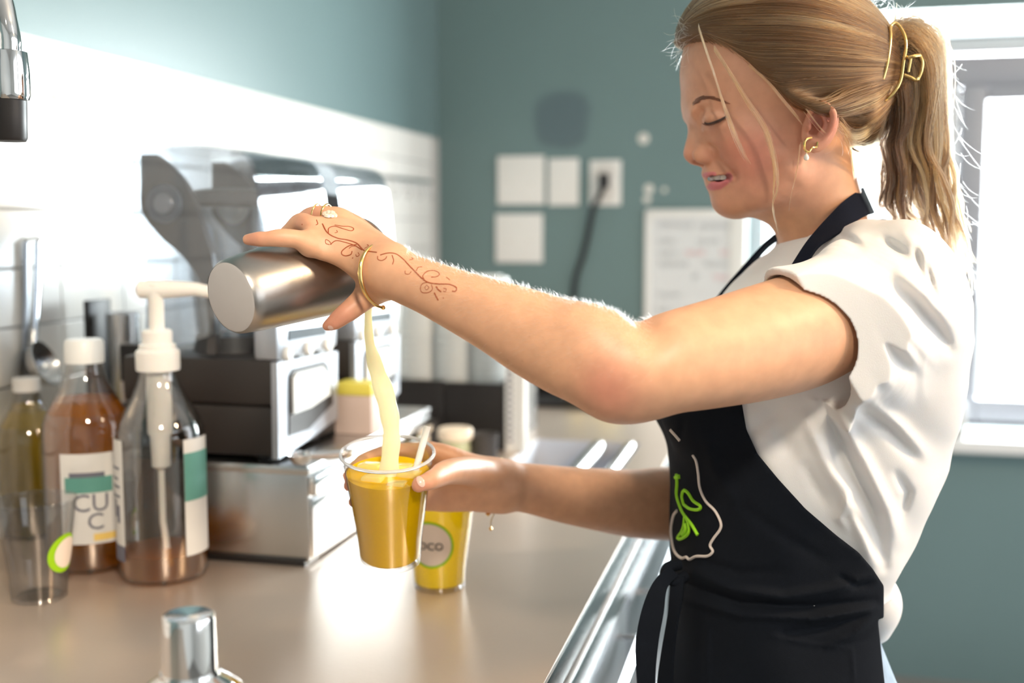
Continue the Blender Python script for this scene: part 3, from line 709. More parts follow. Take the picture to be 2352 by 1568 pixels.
for k in range(n_st):
    xx = ox0 + 0.045 + (ox1 - ox0 - 0.09) * k / (n_st - 1); yy = OY + 0.085 + 0.105 * (k % 2)
    for j in range(7):
        if sm is None:
            sm = cup_mb((0, 0, 0)).build('stacked_cup', m_cupside, None, True)
            o = sm
        else:
            o = sm.copy(); COL.objects.link(o)
        o.location = (xx, yy, oz - 0.010 + 0.121 + 0.016 * j); o.rotation_euler = (pi, 0, 0.4 * j)
        tag(o, '%s cup of the nested clear cups in the %s' % (('lowest', 'second', 'third', 'fourth', 'fifth', 'sixth', 'topmost')[j], ('front stack by the slotted upright', 'back stack nearer the slotted upright', 'middle front stack', 'back stack nearer the blenders', 'front stack by the blenders')[n_st - 1 - k]), 'cup', 'stacked clear cups')

# ---- jar and other things in front of the organiser
jb = on_z(1035, 1078, ZC); jb = Vector((jb.x, jb.y + 0.03, ZC))
jr = thing('lidded_jar', jb, 'pale green glass jar with a cream lid in front of the black organiser', 'jar')
s_ = jb.y * 1.02 / FPX
jz = on_y(1035, 982, jb.y).z - ZC
MB().lathe([(0.0, 0), (0.026, 0), (0.028, 0.004), (0.028, jz - 0.03), (0.026, jz - 0.02)], jb, 32).build('jar_glass', m_jar, jr, True)
MB().lathe([(0.030, jz - 0.021), (0.0325, jz - 0.019), (0.0325, jz - 0.003), (0.030, jz), (0, jz)], jb, 32).build('jar_lid', m_jarlid, jr, True)
t1 = on_z(940, 1050, ZC)
tr = thing('steel_tray', Vector((t1.x - 0.0, t1.y + 0.06, ZC)), 'small dark steel tray with a raised back left of the jar', 'tray')
tb = Vector(tr['_org'])
tzz = on_y(950, 962, tb.y).z - ZC
MB().prism([tb + Vector((-0.05, -0.06, 0)), tb + Vector((0.035, -0.06, 0)), tb + Vector((0.035, -0.06, tzz)), tb + Vector((-0.05, -0.06, tzz * 0.55))], (0, 0.07, 0)).build('tray_body', m_smoke, tr)
MB().tube([tb + Vector((-0.052, -0.062, tzz * 0.55 + 0.002)), tb + Vector((0.037, -0.062, tzz + 0.002))], 0.003, 8).build('tray_rim', m_chrome, tr, True)
mg = on_z(1100, 1078, ZC)
mug = thing('dark_measure', Vector((mg.x, mg.y + 0.04, ZC)), 'small dark grey measuring cup right of the jar', 'measure')
MB().lathe([(0.0, 0.0), (0.022, 0.0), (0.026, 0.058), (0.027, 0.060), (0.0245, 0.060), (0.02, 0.004), (0, 0.004)], mug['_org'], 28).build('measure_body', m_smoke, mug, True)

# ---- far end of the counter: dark tray with lemons
fl = Vector((-0.55, 2.84, ZC))
ftz = thing('lemon_tray', fl, 'black tray at the far end of the counter holding lemons', 'tray')
MB().box(fl + Vector((-0.13, -0.12, 0)), fl + Vector((0.16, 0.14, 0.012)), 0.004).box(fl + Vector((-0.13, 0.13, 0)), fl + Vector((0.16, 0.14, 0.10)), 0.003).box(fl + Vector((-0.13, -0.12, 0)), fl + Vector((-0.12, 0.14, 0.085)), 0.003).build('tray_body', m_black, ftz, True)
for k, (dx, dy, lab) in enumerate(((0.10, -0.07, 'whole lemon at the front edge of the black tray'), (0.035, -0.05, 'whole lemon in the middle of the black tray'), (0.11, 0.03, 'whole lemon at the back of the black tray'))):
    c = fl + Vector((dx, dy, 0.012 + 0.026))
    solid('lemon', MB().lathe([(0.0, -0.038), (0.006, -0.035), (0.012, -0.030), (0.022, -0.018), (0.026, 0.0), (0.022, 0.018), (0.012, 0.030), (0.006, 0.035), (0.0, 0.037)], c, 24, (1, 0.4 - 0.5 * k, 0.05)), m_lemon, c, lab, 'lemon', 'lemons on the black tray', smooth=True)

# ================================================================== things on the back wall
def wall_plate(cx, cy, w, h, label, name='wall_plate'):
    c = on_y(cx, cy, YB); c.y = YB
    p0, p1 = on_y(cx - w / 2, cy, YB), on_y(cx + w / 2, cy, YB); q0, q1 = on_y(cx, cy - h / 2, YB), on_y(cx, cy + h / 2, YB)
    W, H = p1.x - p0.x, q0.z - q1.z
    t = thing(name, c, label, 'wall plate', 'blank wall plates')
    MB().box(c + Vector((-W / 2, -0.008, -H / 2)), c + Vector((W / 2, 0, H / 2)), 0.004).build('cover', m_whiteplastic, t, True)
    for s in (-1, 1): MB().lathe([(0.004, 0.0), (0.004, 0.001), (0, 0.0012)], c + Vector((s * W * 0.22, -0.008, -0.01)), 12, (0, -1, 0)).build('screw', m_paper, t)
    return t, c, W, H
wall_plate(1197, 414, 108, 112, 'square blank white wall plate, upper of the two square ones')
wall_plate(1295, 418, 70, 108, 'narrow blank white wall plate between the square plate and the outlet')
wall_plate(1193, 547, 108, 112, 'square blank white wall plate below the row of plates')
t, c, W, H = wall_plate(1391, 420, 72, 104, 'white outlet plate with a black plug in it', 'wall_outlet')
t['group'] = ''; del t['group']
MB().box(c + Vector((-W * 0.28, -0.010, H * 0.10)), c + Vector((W * 0.28, -0.007, H * 0.42)), 0.002).box(c + Vector((-W * 0.28, -0.010, -H * 0.42)), c + Vector((W * 0.28, -0.007, -H * 0.06)), 0.002).build('socket_face', m_paper, t, True)
m_cord = mat('black_rubber', (0.02, 0.022, 0.025), rough=0.55, vary=0.08)
cw = lambda px, py, o: on_y(px, py, YB - o)
pg = thing('power_cord', c, 'dark power cord with black plug hanging down from the white outlet', 'cord')
MB().box(cw(1374, 398, 0.04), cw(1400, 432, 0.009), 0.006).build('plug', m_cord, pg, True)
MB().tube([Vector(p) for p in spline([cw(1386, 428, 0.03), cw(1376, 450, 0.032), cw(1362, 480, 0.022), cw(1350, 540, 0.014), cw(1338, 590, 0.012), cw(1322, 640, 0.012), cw(1315, 720, 0.012), cw(1312, 840, 0.012)], 6)], 0.0085, 10, flat=((0, 1, 0), 0.8)).build('cord', m_cord, pg, True)
m_spackle = mat('wall_filler', (0.75, 0.74, 0.70), rough=0.9, vary=0.15, scale=90)
for k, (a, b, r, lab) in enumerate(((1478, 318, 13, 'pale filler spot on the teal wall, above the other spots'), (1490, 434, 11, 'pale filler spot on the teal wall above the whiteboard'), (1486, 458, 9, 'small pale filler spot just over the whiteboard corner'), (1526, 436, 6, 'faint tiny filler spot right of the others on the teal wall'))):
    c = on_y(a, b, YB); s = r * 3.5 / FPX
    solid('filler_spot', MB().lathe([(s, 0.0), (s * 0.9, 0.0016), (s * 0.4, 0.0026), (0, 0.0028)], c, 18, (0, -1, 0)), m_spackle, c, lab, 'wall filler', 'filler spots on the teal wall', smooth=True)

# whiteboard
w0, w1 = on_y(1483, 481, YB), on_y(1716, 481, YB); zb_ = on_y(1483, 800, YB).z
wb = thing('whiteboard', Vector((w0.x, YB, zb_)), 'framed whiteboard with rows of faint writing on the teal wall', 'whiteboard')
m_wb = mat('whiteboard_face', (0.72, 0.74, 0.76), rough=0.25, vary=0.02)
MB().box((w0.x + 0.012, YB - 0.010, zb_ + 0.012), (w1.x - 0.012, YB, w0.z - 0.018), 0).build('board_face', m_wb, wb)
MB().box((w0.x, YB - 0.016, w0.z - 0.024), (w1.x, YB, w0.z), 0.006).box((w0.x, YB - 0.016, zb_), (w1.x, YB, zb_ + 0.018), 0.004).box((w0.x, YB - 0.016, zb_), (w0.x + 0.018, YB, w0.z - 0.01), 0.004).box((w1.x - 0.05, YB - 0.016, zb_), (w1.x, YB, w0.z - 0.01), 0.004).build('board_frame', m_whiteplastic, wb, True)
m_mark = mat('grey_marker', (0.40, 0.43, 0.46), rough=0.5, vary=0.1); m_red = mat('red_marker', (0.75, 0.30, 0.33), rough=0.5, vary=0.1)
rows = [(516, 1512, 1590, 0), (518, 1604, 1690, 0), (554, 1512, 1550, 0), (554, 1600, 1650, 0), (581, 1512, 1556, 0), (580, 1575, 1616, 1), (580, 1656, 1694, 1), (606, 1515, 1580, 0), (606, 1618, 1684, 0), (636, 1590, 1604, 0), (636, 1640, 1684, 1), (676, 1512, 1560, 0), (712, 1512, 1534, 0)]
for y, xa, xb, red in rows:
    # handwritten scribble: a wavy line of pen strokes
    n = max(6, int((xb - xa) / 3)); pl = [on_y(xa + (xb - xa) * i / n, y + (7 if i % 2 else -6) * random.uniform(0.5, 1.1), YB - 0.0108) for i in range(n + 1)]
    MB().tube(pl, 0.0019, 5, flat=((0, 1, 0), 0.2)).build('red_writing' if red else 'writing', m_red if red else m_mark, wb)

# white box on the sill
o0, o1 = on_y(2118, 996, YB - 0.05), on_y(2208, 934, YB - 0.05)
wb2 = thing('sill_box', Vector((o0.x, YB - 0.02, 0.752)), 'white box with a dark band standing on the window sill', 'box')
zt2 = o1.z
MB().box((o0.x, YB - 0.055, 0.752), (o1.x - 0.018, YB + 0.02, zt2), 0.004).build('box_body', m_whiteplastic, wb2, True)
MB().box((o1.x - 0.018, YB - 0.057, 0.752), (o1.x - 0.006, YB + 0.02, zt2 + 0.001), 0.004).build('dark_band', m_black, wb2, True)
MB().box((o1.x - 0.006, YB - 0.055, 0.752), (o1.x + 0.014, YB + 0.02, zt2 + 0.012), 0.014).build('box_end', m_whiteplastic, wb2, True)

# chrome utensil rail on the tiles near the corner
r0, r1 = on_x(842, 402, XL + 0.03), on_x(990, 418, XL + 0.03)
rl = thing('utensil_rail', r0, 'chrome utensil rail with hooks on the tiles near the corner', 'rail')
MB().tube([r0, r1], 0.006, 12).build('rail_bar', m_chrome, rl, True)
for k in range(5):
    p = r0.lerp(r1, 0.1 + 0.2 * k)
    MB().tube([p + Vector((0, 0, 0.004)), p + Vector((0.006, 0, -0.02)), p + Vector((0.012, 0, -0.05)), p + Vector((0.022, 0, -0.055)), p + Vector((0.026, 0, -0.042))], 0.0022, 6).build('hook', m_steel, rl, True)
for p in (r0.lerp(r1, 0.03), r0.lerp(r1, 0.97)):
    MB().tube([p, Vector((XL + 0.008, p.y, p.z))], 0.004, 8).build('bracket', m_chrome, rl, True)
# ================================================================== the woman: distance fields turned into one smooth skin
import openvdb
PR = Vector((0.300, 1.2, 0.0))                       # her feet, in the camera-turned frame
person = bpy.data.objects.new('person', None); COL.objects.link(person)
person.location = to_world(PR); person.rotation_euler = (0, 0, YAW); person.empty_display_size = 0.05
tag(person, 'blond woman in white t-shirt and black apron pouring juice from a shaker into a cup', 'person')
D0 = 1.2
def H(px, py, w=0.0):
    v = fr(px, py, D0 - w); return np.array(v, np.float32)
def mir(p): return np.array([p[0], 2 * D0 - p[1], p[2]], np.float32)
class Field:
    def __init__(s, lo, hi, h):
        s.h = h; s.lo = np.array(lo, np.float32); n = np.ceil((np.array(hi) - s.lo) / h).astype(int) + 1
        s.ax = [s.lo[i] + h * np.arange(n[i], dtype=np.float32) for i in range(3)]
        s.d = np.full(n, 0.05, np.float32)
    def sl(s, lo, hi, pad):
        r = []
        for i in range(3):
            a = int(np.clip(np.floor((lo[i] - pad - s.lo[i]) / s.h), 0, len(s.ax[i]))); b = int(np.clip(np.ceil((hi[i] + pad - s.lo[i]) / s.h) + 1, 0, len(s.ax[i])))
            r.append(slice(a, b))
        return tuple(r)
    def grid(s, r):
        return s.ax[0][r[0]][:, None, None], s.ax[1][r[1]][None, :, None], s.ax[2][r[2]][None, None, :]
    def blend(s, r, d, k, op='add'):
        a = s.d[r]
        if op == 'add':
            if k > 0: h = np.maximum(k - np.abs(a - d), 0) / k; s.d[r] = np.minimum(a, d) - h * h * k * 0.25
            else: s.d[r] = np.minimum(a, d)
        else:                                        # cut
            d = -d; h = np.maximum(k - np.abs(a - d), 0) / max(k, 1e-9); s.d[r] = np.maximum(a, d) + h * h * k * 0.25
    def ell(s, c, r, k=0.01, op='add', rot=None, both=False):
        """ellipsoid; r = (front-back, sideways, up); rot = tilt in degrees in the side view"""
        for cc in ([c, mir(c)] if both else [c]):
            R = max(r); q = s.sl(cc - R, cc + R, max(2.6 * k, 0.042 if op == 'add' else 0) + 4 * s.h)
            X, Y, Z = s.grid(q); X = X - cc[0]; Y = Y - cc[1]; Z = Z - cc[2]
            if rot: a = radians(rot); X, Z = X * cos(a) + Z * sin(a), -X * sin(a) + Z * cos(a)
            k0 = np.sqrt((X / r[0]) ** 2 + (Y / r[1]) ** 2 + (Z / r[2]) ** 2)
            k1 = np.sqrt((X / r[0] ** 2) ** 2 + (Y / r[1] ** 2) ** 2 + (Z / r[2] ** 2) ** 2)
            s.blend(q, k0 * (k0 - 1) / np.maximum(k1, 1e-6), k, op)
    def chain(s, nodes, k=0.01, op='add', n=5, both=False, squash=None, inner=0.0):
        """tapered limb through nodes (x, y, z, radius); squash = (axis, ratio): section wider (>1) or flatter along axis"""
        P = np.array(spline(nodes, n) if len(nodes) > 2 and n > 1 else nodes, np.float32)
        for m in ((False, True) if both else (False,)):
            Q = P.copy()
            if m: Q[:, 1] = 2 * D0 - Q[:, 1]
            rm = Q[:, 3].max() * (squash[1] if squash and squash[1] > 1 else 1)
            q = s.sl(Q[:, :3].min(0) - rm, Q[:, :3].max(0) + rm, max(k, 0.042 if op == 'add' else 0) + 2 * s.h)
            sub = np.full(s.d[q].shape, 0.06, np.float32)
            for a, b in zip(Q[:-1], Q[1:]):
                rr = max(a[3], b[3]) * (squash[1] if squash and squash[1] > 1 else 1); qq = s.sl(np.minimum(a[:3], b[:3]) - rr, np.maximum(a[:3], b[:3]) + rr, max(0.03 + k, 0.045))
                X, Y, Z = s.grid(qq); X = X - a[0]; Y = Y - a[1]; Z = Z - a[2]
                v = b[:3] - a[:3]; L2 = float(v @ v) + 1e-12
                t = np.clip((X * v[0] + Y * v[1] + Z * v[2]) / L2, 0, 1)
                X, Y, Z = X - t * v[0], Y - t * v[1], Z - t * v[2]
                if squash:
                    u = squash[0]; w = (X * u[0] + Y * u[1] + Z * u[2]) * (1 / squash[1] - 1)
                    X, Y, Z = X + w * u[0], Y + w * u[1], Z + w * u[2]
                d = np.sqrt(X * X + Y * Y + Z * Z) - (a[3] + (b[3] - a[3]) * t)
                loc = tuple(slice(qq[i].start - q[i].start if qq[i].start >= q[i].start else 0, None) for i in range(3))
                # overlap of the two windows
                st = [max(qq[i].start, q[i].start) for i in range(3)]; en = [min(qq[i].stop, q[i].stop) for i in range(3)]
                if any(e <= b_ for b_, e in zip(st, en)): continue
                ls = tuple(slice(st[i] - q[i].start, en[i] - q[i].start) for i in range(3)); ld = tuple(slice(st[i] - qq[i].start, en[i] - qq[i].start) for i in range(3))
                cur = sub[ls]; dd = d[ld]
                if inner: h = np.maximum(inner - np.abs(cur - dd), 0) / inner; sub[ls] = np.minimum(cur, dd) - h * h * inner * 0.25
                else: sub[ls] = np.minimum(cur, dd)
            s.blend(q, sub, k, op)
    def mesh(s):
        g = openvdb.FloatGrid(0.05); g.copyFromArray(np.clip(s.d, -0.05, 0.05).astype(np.float32))
        pts, tris, quads = g.convertToPolygons(0.0, 0.0) if False else (lambda r: r if len(r) == 3 else (r[0], None, r[1]))(g.convertToPolygons(0.0, 0.0))
        v = np.asarray(pts, np.float32) * s.h + s.lo
        f = []
        if tris is not None and len(tris): f += [tuple(int(i) for i in q) for q in tris]
        if quads is not None and len(quads): f += [tuple(int(i) for i in q) for q in quads]
        return v, f
def np_mesh(name, v, f, material, parent=person, org=PR, smooth=True):
    me = bpy.data.meshes.new(name)
    me.from_pydata((np.asarray(v, np.float32) - np.array(org, np.float32)).tolist(), [], f)
    me.materials.append(material); me.validate(clean_customdata=False)
    if smooth: me.shade_smooth()
    bm = bmesh.new(); bm.from_mesh(me); bmesh.ops.recalc_face_normals(bm, faces=bm.faces); bm.to_mesh(me); bm.free()
    o = bpy.data.objects.new(name, me); COL.objects.link(o); o.parent = parent; o['_org'] = list(org)
    return o
def N(px, py, D, r):
    """limb node: pixel, depth and radius in pixels"""
    v = fr(px, py, D); return np.array([v.x, v.y, v.z, r * mpp(D)], np.float32)
def proj(v):
    """frame points back to pixels"""
    x, y, z = v[..., 0], v[..., 1], v[..., 2] - CAMZ
    de = y * CP - z * SP; u = y * SP + z * CP
    return 1176 + FPX * x / de, 784 - FPX * u / de
def smooth_mesh(v, f, it=1, lam=0.5, w=None):
    e = np.array([(q[i], q[(i + 1) % len(q)]) for q in f for i in range(len(q))]); v = np.array(v, np.float64)
    for _ in range(it):
        acc = np.zeros_like(v); cnt = np.zeros(len(v))
        for c in range(3): acc[:, c] = np.bincount(e[:, 0], v[e[:, 1], c], len(v)) + np.bincount(e[:, 1], v[e[:, 0], c], len(v))
        cnt = np.bincount(e[:, 0], None, len(v)) + np.bincount(e[:, 1], None, len(v))
        v = v + (lam if w is None else lam * w[:, None]) * (acc / np.maximum(cnt, 1)[:, None] - v)
    return v
# ------------------------------------------------------------------ head and neck
def head_field(h=0.0013):
    lo = H(1545, -70, 0) - np.array([0.0, 0.105, 0.0]); lo[2] = H(1800, 640)[2]
    hi = H(2060, -75, 0) + np.array([0.0, 0.105, 0.01])
    F = Field(lo, hi, h); S = mpp(D0)
    F.ell(H(1785, 152), (0.094, 0.0735, 0.088), 0.0, rot=-12)
    F.ell(H(1648, 185), (0.0345, 0.054, 0.056), 0.022)
    F.ell(H(1702, 285), (0.049, 0.050, 0.058), 0.02)
    F.ell(H(1716, 312, 0.037), (0.028, 0.0195, 0.019), 0.018, both=True)       # cheekbone
    F.ell(H(1748, 362, 0.020), (0.037, 0.034, 0.037), 0.018, both=True)        # cheek
    F.ell(H(1686, 398), (0.0318, 0.027, 0.031), 0.012)                         # mouth barrel
    F.ell(H(1750, 405), (0.044, 0.045, 0.036), 0.02)
    F.chain([np.append(H(1812, 395, 0.050), 0.017), np.append(H(1765, 440, 0.041), 0.0155), np.append(H(1690, 464, 0.014), 0.0120)], 0.016, both=True)
    F.ell(H(1672, 463), (0.0152, 0.017, 0.0125), 0.012)                        # chin
    F.ell(H(1636, 251, 0.026), (0.021, 0.022, 0.008), 0.012, both=True, rot=8)  # brow ridge
    F.ell(H(1604, 240), (0.0130, 0.022, 0.014), 0.014)
    # nose
    F.chain([np.append(H(1607, 262), 0.0085), np.append(H(1602, 300), 0.0085), np.append(H(1595, 332), 0.0095), np.append(H(1591.5, 351), 0.0100)], 0.008)
    F.chain([np.append(H(1628, 285, 0.006), 0.009), np.append(H(1622, 330, 0.009), 0.0105), np.append(H(1617, 352, 0.008), 0.0095)], 0.009, both=True)
    F.chain([np.append(H(1597, 364), 0.0055), np.append(H(1622, 366), 0.006)], 0.006)
    F.ell(H(1619, 356, 0.0148), (0.0128, 0.0072, 0.0092), 0.003, both=True)   # wing
    F.ell(H(1608, 372, 0.0068), (0.0072, 0.0030, 0.0042), 0.002, 'cut', both=True)
    # under the chin, neck
    F.chain([np.append(H(1705, 452), 0.016), np.append(H(1800, 425), 0.033)], 0.02)
    F.chain([np.append(H(1842, 330), 0.049), np.append(H(1868, 430), 0.0455), np.append(H(1893, 540), 0.0475), np.append(H(1900, 660), 0.054)], 0.034)
    # ears
    F.ell(H(1884, 290, 0.0735), (0.0170, 0.0050, 0.0270), 0.006, both=True, rot=-20)
    F.chain([np.append(H(1852, 282, 0.076), 0.0022), np.append(H(1868, 250, 0.081), 0.0034), np.append(H(1898, 243, 0.084), 0.0036), np.append(H(1914, 262, 0.085), 0.0036), np.append(H(1910, 290, 0.083), 0.0034), np.append(H(1892, 315, 0.079), 0.0032), np.append(H(1872, 326, 0.076), 0.0040)], 0.003, both=True)
    F.ell(H(1868, 322, 0.0755), (0.0060, 0.0034, 0.0065), 0.004, both=True)
    F.ell(H(1880, 284, 0.0815), (0.0085, 0.0060, 0.0135), 0.003, 'cut', both=True, rot=-20)
    F.ell(H(1868, 296, 0.0800), (0.0050, 0.0090, 0.0060), 0.002, 'cut', both=True)
    F.ell(H(1857, 290, 0.0775), (0.0030, 0.0032, 0.0050), 0.0025, both=True)
    F.chain([np.append(H(1888, 262, 0.080), 0.0022), np.append(H(1896, 284, 0.0805), 0.0024), np.append(H(1882, 308, 0.079), 0.0022)], 0.0025, both=True)
    # features that sit on the face: placed at a depth below or above the surface under a pixel
    def sw(px, py):
        for w in np.arange(0.095, -0.004, -0.0004):
            p = H(px, py, w); i = np.round((p - F.lo) / F.h).astype(int)
            if np.all(i >= 0) and np.all(i < F.d.shape) and F.d[tuple(i)] <= 0: return w
        return 0.0
    def on(px, py, off, r, cap=0.2):
        return np.append(H(px, py, min(sw(px, py) + off, cap)), r)
    F.sw = sw
    # nose wing groove
    F.chain([on(1630, 334, 0.0006, 0.0020), on(1642, 343, 0.0010, 0.0026), on(1647, 356, 0.0008, 0.0026), on(1642, 369, 0.0002, 0.0020)], 0.003, 'cut', both=True)
    # eye: hollow beside the nose and under the brow, lid dome, crease, lower lid
    F.ell(on(1609, 272, 0.002, 0)[:3], (0.0075, 0.0065, 0.0105), 0.008, 'cut', both=True)
    F.chain([on(1618, 252, 0.0030, 0.004), on(1640, 250, 0.0035, 0.0042), on(1662, 254, 0.0034, 0.0036)], 0.007, 'cut', both=True)
    F.ell(on(1644, 271, -0.0105, 0)[:3], (0.0135, 0.0145, 0.0105), 0.004, both=True)
    F.chain([on(1622, 260, 0.0007, 0.0010), on(1640, 256, 0.0007, 0.0012), on(1656, 257, 0.0007, 0.0012), on(1669, 263, 0.0008, 0.0010)], 0.0025, 'cut', both=True)
    F.chain([on(1622, 286.5, 0.0007, 0.0012), on(1634, 288, 0.0009, 0.0016), on(1650, 284, 0.0009, 0.0016), on(1664, 274, 0.0008, 0.0011)], 0.0022, 'cut', both=True)
    F.chain([on(1622, 296, -0.0016, 0.0024), on(1640, 297, -0.0014, 0.0028), on(1660, 286, -0.0012, 0.0022)], 0.005, both=True)
    # mouth: lips and a slightly open smile
    F.chain([np.append(H(1623, 398), 0.0044), on(1634, 399, -0.0030, 0.0040, 0.0135), on(1652, 400.5, -0.0020, 0.0030), on(1670, 402, -0.0012, 0.0020)], 0.0035, both=True)
    F.chain([np.append(H(1637, 425), 0.0048), on(1646, 425, -0.0032, 0.0042, 0.0125), on(1657, 421, -0.0022, 0.0034), on(1670, 412, -0.0012, 0.0022)], 0.0035, both=True)
    mo = [np.append(H(1628, 409), 0.0030), on(1636, 409.5, -0.0004, 0.0032, 0.016), on(1648, 410, -0.0006, 0.0034), on(1660, 408.5, -0.0006, 0.0029), on(1670, 405, -0.0004, 0.0019), on(1679, 402, 0.0, 0.0010)]
    F.chain(mo, 0.0012, 'cut', both=True)
    F.chain([np.append(H(1642, 410), 0.0036), np.append(m_in(mo[2], 0.006), 0.0042), np.append(m_in(mo[3], 0.005), 0.0034)], 0.001, 'cut', both=True)
    F.mouth = mo
    F.chain([on(1654, 376, 0.0010, 0.0010), on(1668, 389, 0.0012, 0.0014), on(1682, 403, 0.0010, 0.0010)], 0.012, 'cut', both=True)
    F.ell(on(1684, 405, 0.0010, 0)[:3], (0.0024, 0.0024, 0.0036), 0.006, 'cut', both=True)
    return F
def m_in(n4, k):
    q = np.array(n4[:3]); q[1] += k * 0.9; q[0] += k * 0.45; return q
Fh = head_field()
hv, hf = Fh.mesh(); hv = smooth_mesh(hv, hf, 2, 0.4)

# ------------------------------------------------------------------ left arm (near), hand on the shaker
def arm_near(h=0.0015):
    lo = np.array(fr(530, 1000, 1.0)); hi = np.array(fr(2140, 450, 1.2)); lo[1] = 0.84; hi[1] = 1.24; lo[0] = fr(535, 560, 1.1).x; lo[2] = fr(1450, 1000, 0.94).z
    F = Field(lo, hi, h)
    F.chain([N(2040, 672, 1.095, 112), N(1960, 700, 1.065, 124), N(1850, 755, 1.015, 134), N(1750, 786, 0.985, 133), N(1650, 810, 0.962, 126), N(1560, 829, 0.946, 119), N(1485, 845, 0.936, 110), N(1420, 842, 0.934, 111), N(1330, 812, 0.945, 112), N(1235, 772, 0.962, 101), N(1150, 732, 0.975, 86), N(1070, 698, 0.988, 73), N(990, 663, 1.0, 63), N(935, 641, 1.008, 59), N(880, 622, 1.016, 56)], 0.0, n=6)
    F.ell(np.array(fr(1402, 905, 0.935)), (0.017, 0.019, 0.018), 0.024)                    # point of the elbow
    F.ell(np.array(fr(1462, 912, 0.945)), (0.020, 0.020, 0.015), 0.024)
    F.ell(np.array(fr(1375, 770, 0.935)), (0.030, 0.022, 0.018), 0.02, rot=-25)            # forearm muscle over the elbow
    F.chain([N(1478, 728, 0.930, 6), N(1500, 760, 0.905, 7), N(1512, 800, 0.890, 5)], 0.022, 'cut')   # crook
    F.ell(np.array(fr(905, 585, 1.010)), (0.010, 0.010, 0.007), 0.012)                     # wrist bone
    # back of the hand and palm
    W = (880, 622, 1.022)
    F.chain([N(893, 615, 1.018, 46), N(840, 585, 1.036, 42), N(770, 560, 1.037, 34), N(712, 565, 1.030, 25)], 0.012)   # index ray
    F.chain([N(885, 610, 1.024, 48), N(830, 566, 1.050, 40), N(775, 533, 1.050, 32), N(740, 524, 1.048, 27)], 0.012)
    F.chain([N(885, 606, 1.034, 44), N(838, 556, 1.064, 36), N(800, 520, 1.070, 29), N(780, 504, 1.072, 26)], 0.012)
    F.chain([N(888, 606, 1.044, 38), N(850, 558, 1.080, 32), N(825, 528, 1.088, 26), N(812, 518, 1.092, 23)], 0.012)
    F.chain([N(885, 636, 1.022, 42), N(842, 616, 1.032, 36), N(792, 596, 1.030, 22), N(742, 583, 1.026, 13)], 0.010)   # web towards the thumb
    F.chain([N(884, 645, 1.03, 42), N(862, 660, 1.045, 34)], 0.010)
    # fingers
    F.chain([N(712, 562, 1.028, 25), N(680, 549, 1.022, 21.5), N(641, 546, 1.018, 21), N(612, 549, 1.017, 17.5), N(596, 549, 1.018, 17.5), N(570, 550, 1.022, 13)], 0.005)
    F.chain([N(740, 548, 1.036, 19), N(712, 545, 1.031, 17)], 0.008)
    F.chain([N(740, 528, 1.044, 26), N(714, 518, 1.042, 23), N(690, 510, 1.052, 21.5), N(668, 527, 1.060, 18), N(655, 540, 1.066, 17.5), N(634, 562, 1.078, 13)], 0.004)
    F.chain([N(782, 503, 1.070, 24), N(748, 494, 1.072, 21.5), N(714, 496, 1.080, 21), N(690, 512, 1.096, 18), N(678, 526, 1.106, 17.5), N(668, 545, 1.118, 13)], 0.004)
    F.chain([N(815, 516, 1.090, 21), N(790, 498, 1.098, 18.5), N(762, 492, 1.110, 18), N(742, 502, 1.126, 15.5), N(734, 512, 1.134, 15), N(724, 528, 1.146, 11)], 0.004)
    # thumb under the tin
    F.chain([N(872, 650, 1.036, 34), N(846, 676, 1.036, 29), N(808, 709, 1.027, 25), N(790, 722, 1.024, 22.5), N(770, 738, 1.024, 19), N(752, 748, 1.026, 12)], 0.010)
    # nails: shallow beds
    return F
Fa = arm_near()
# fingers press on the tin: nothing of the hand inside the wall of the shaker
def cut_tin(F):
    k0f, k1f = np.array(fr(530, 683, 1.0)), np.array(fr(826, 604, 1.125)); ax = (k1f - k0f) / np.linalg.norm(k1f - k0f)
    q = F.sl(np.minimum(k0f, k1f) - 0.05, np.maximum(k0f, k1f) + 0.05, 0.0); X, Y, Z = F.grid(q)
    X, Y, Z = X - k0f[0], Y - k0f[1], Z - k0f[2]; t = X * ax[0] + Y * ax[1] + Z * ax[2]
    rad = np.sqrt((X - t * ax[0]) ** 2 + (Y - t * ax[1]) ** 2 + (Z - t * ax[2]) ** 2)
    d = np.maximum(rad - (0.0335 + 0.010 * t / KL + 0.0006), np.maximum(-t, t - KL - 0.003))
    F.blend(q, d, 0.002, 'cut')
cut_tin(Fa)
av, af = Fa.mesh(); av = smooth_mesh(av, af, 2, 0.4); av = smooth_mesh(av, af, 14, 0.5, np.clip((proj(np.asarray(av, np.float32))[0] - 905) / 60, 0, 1))

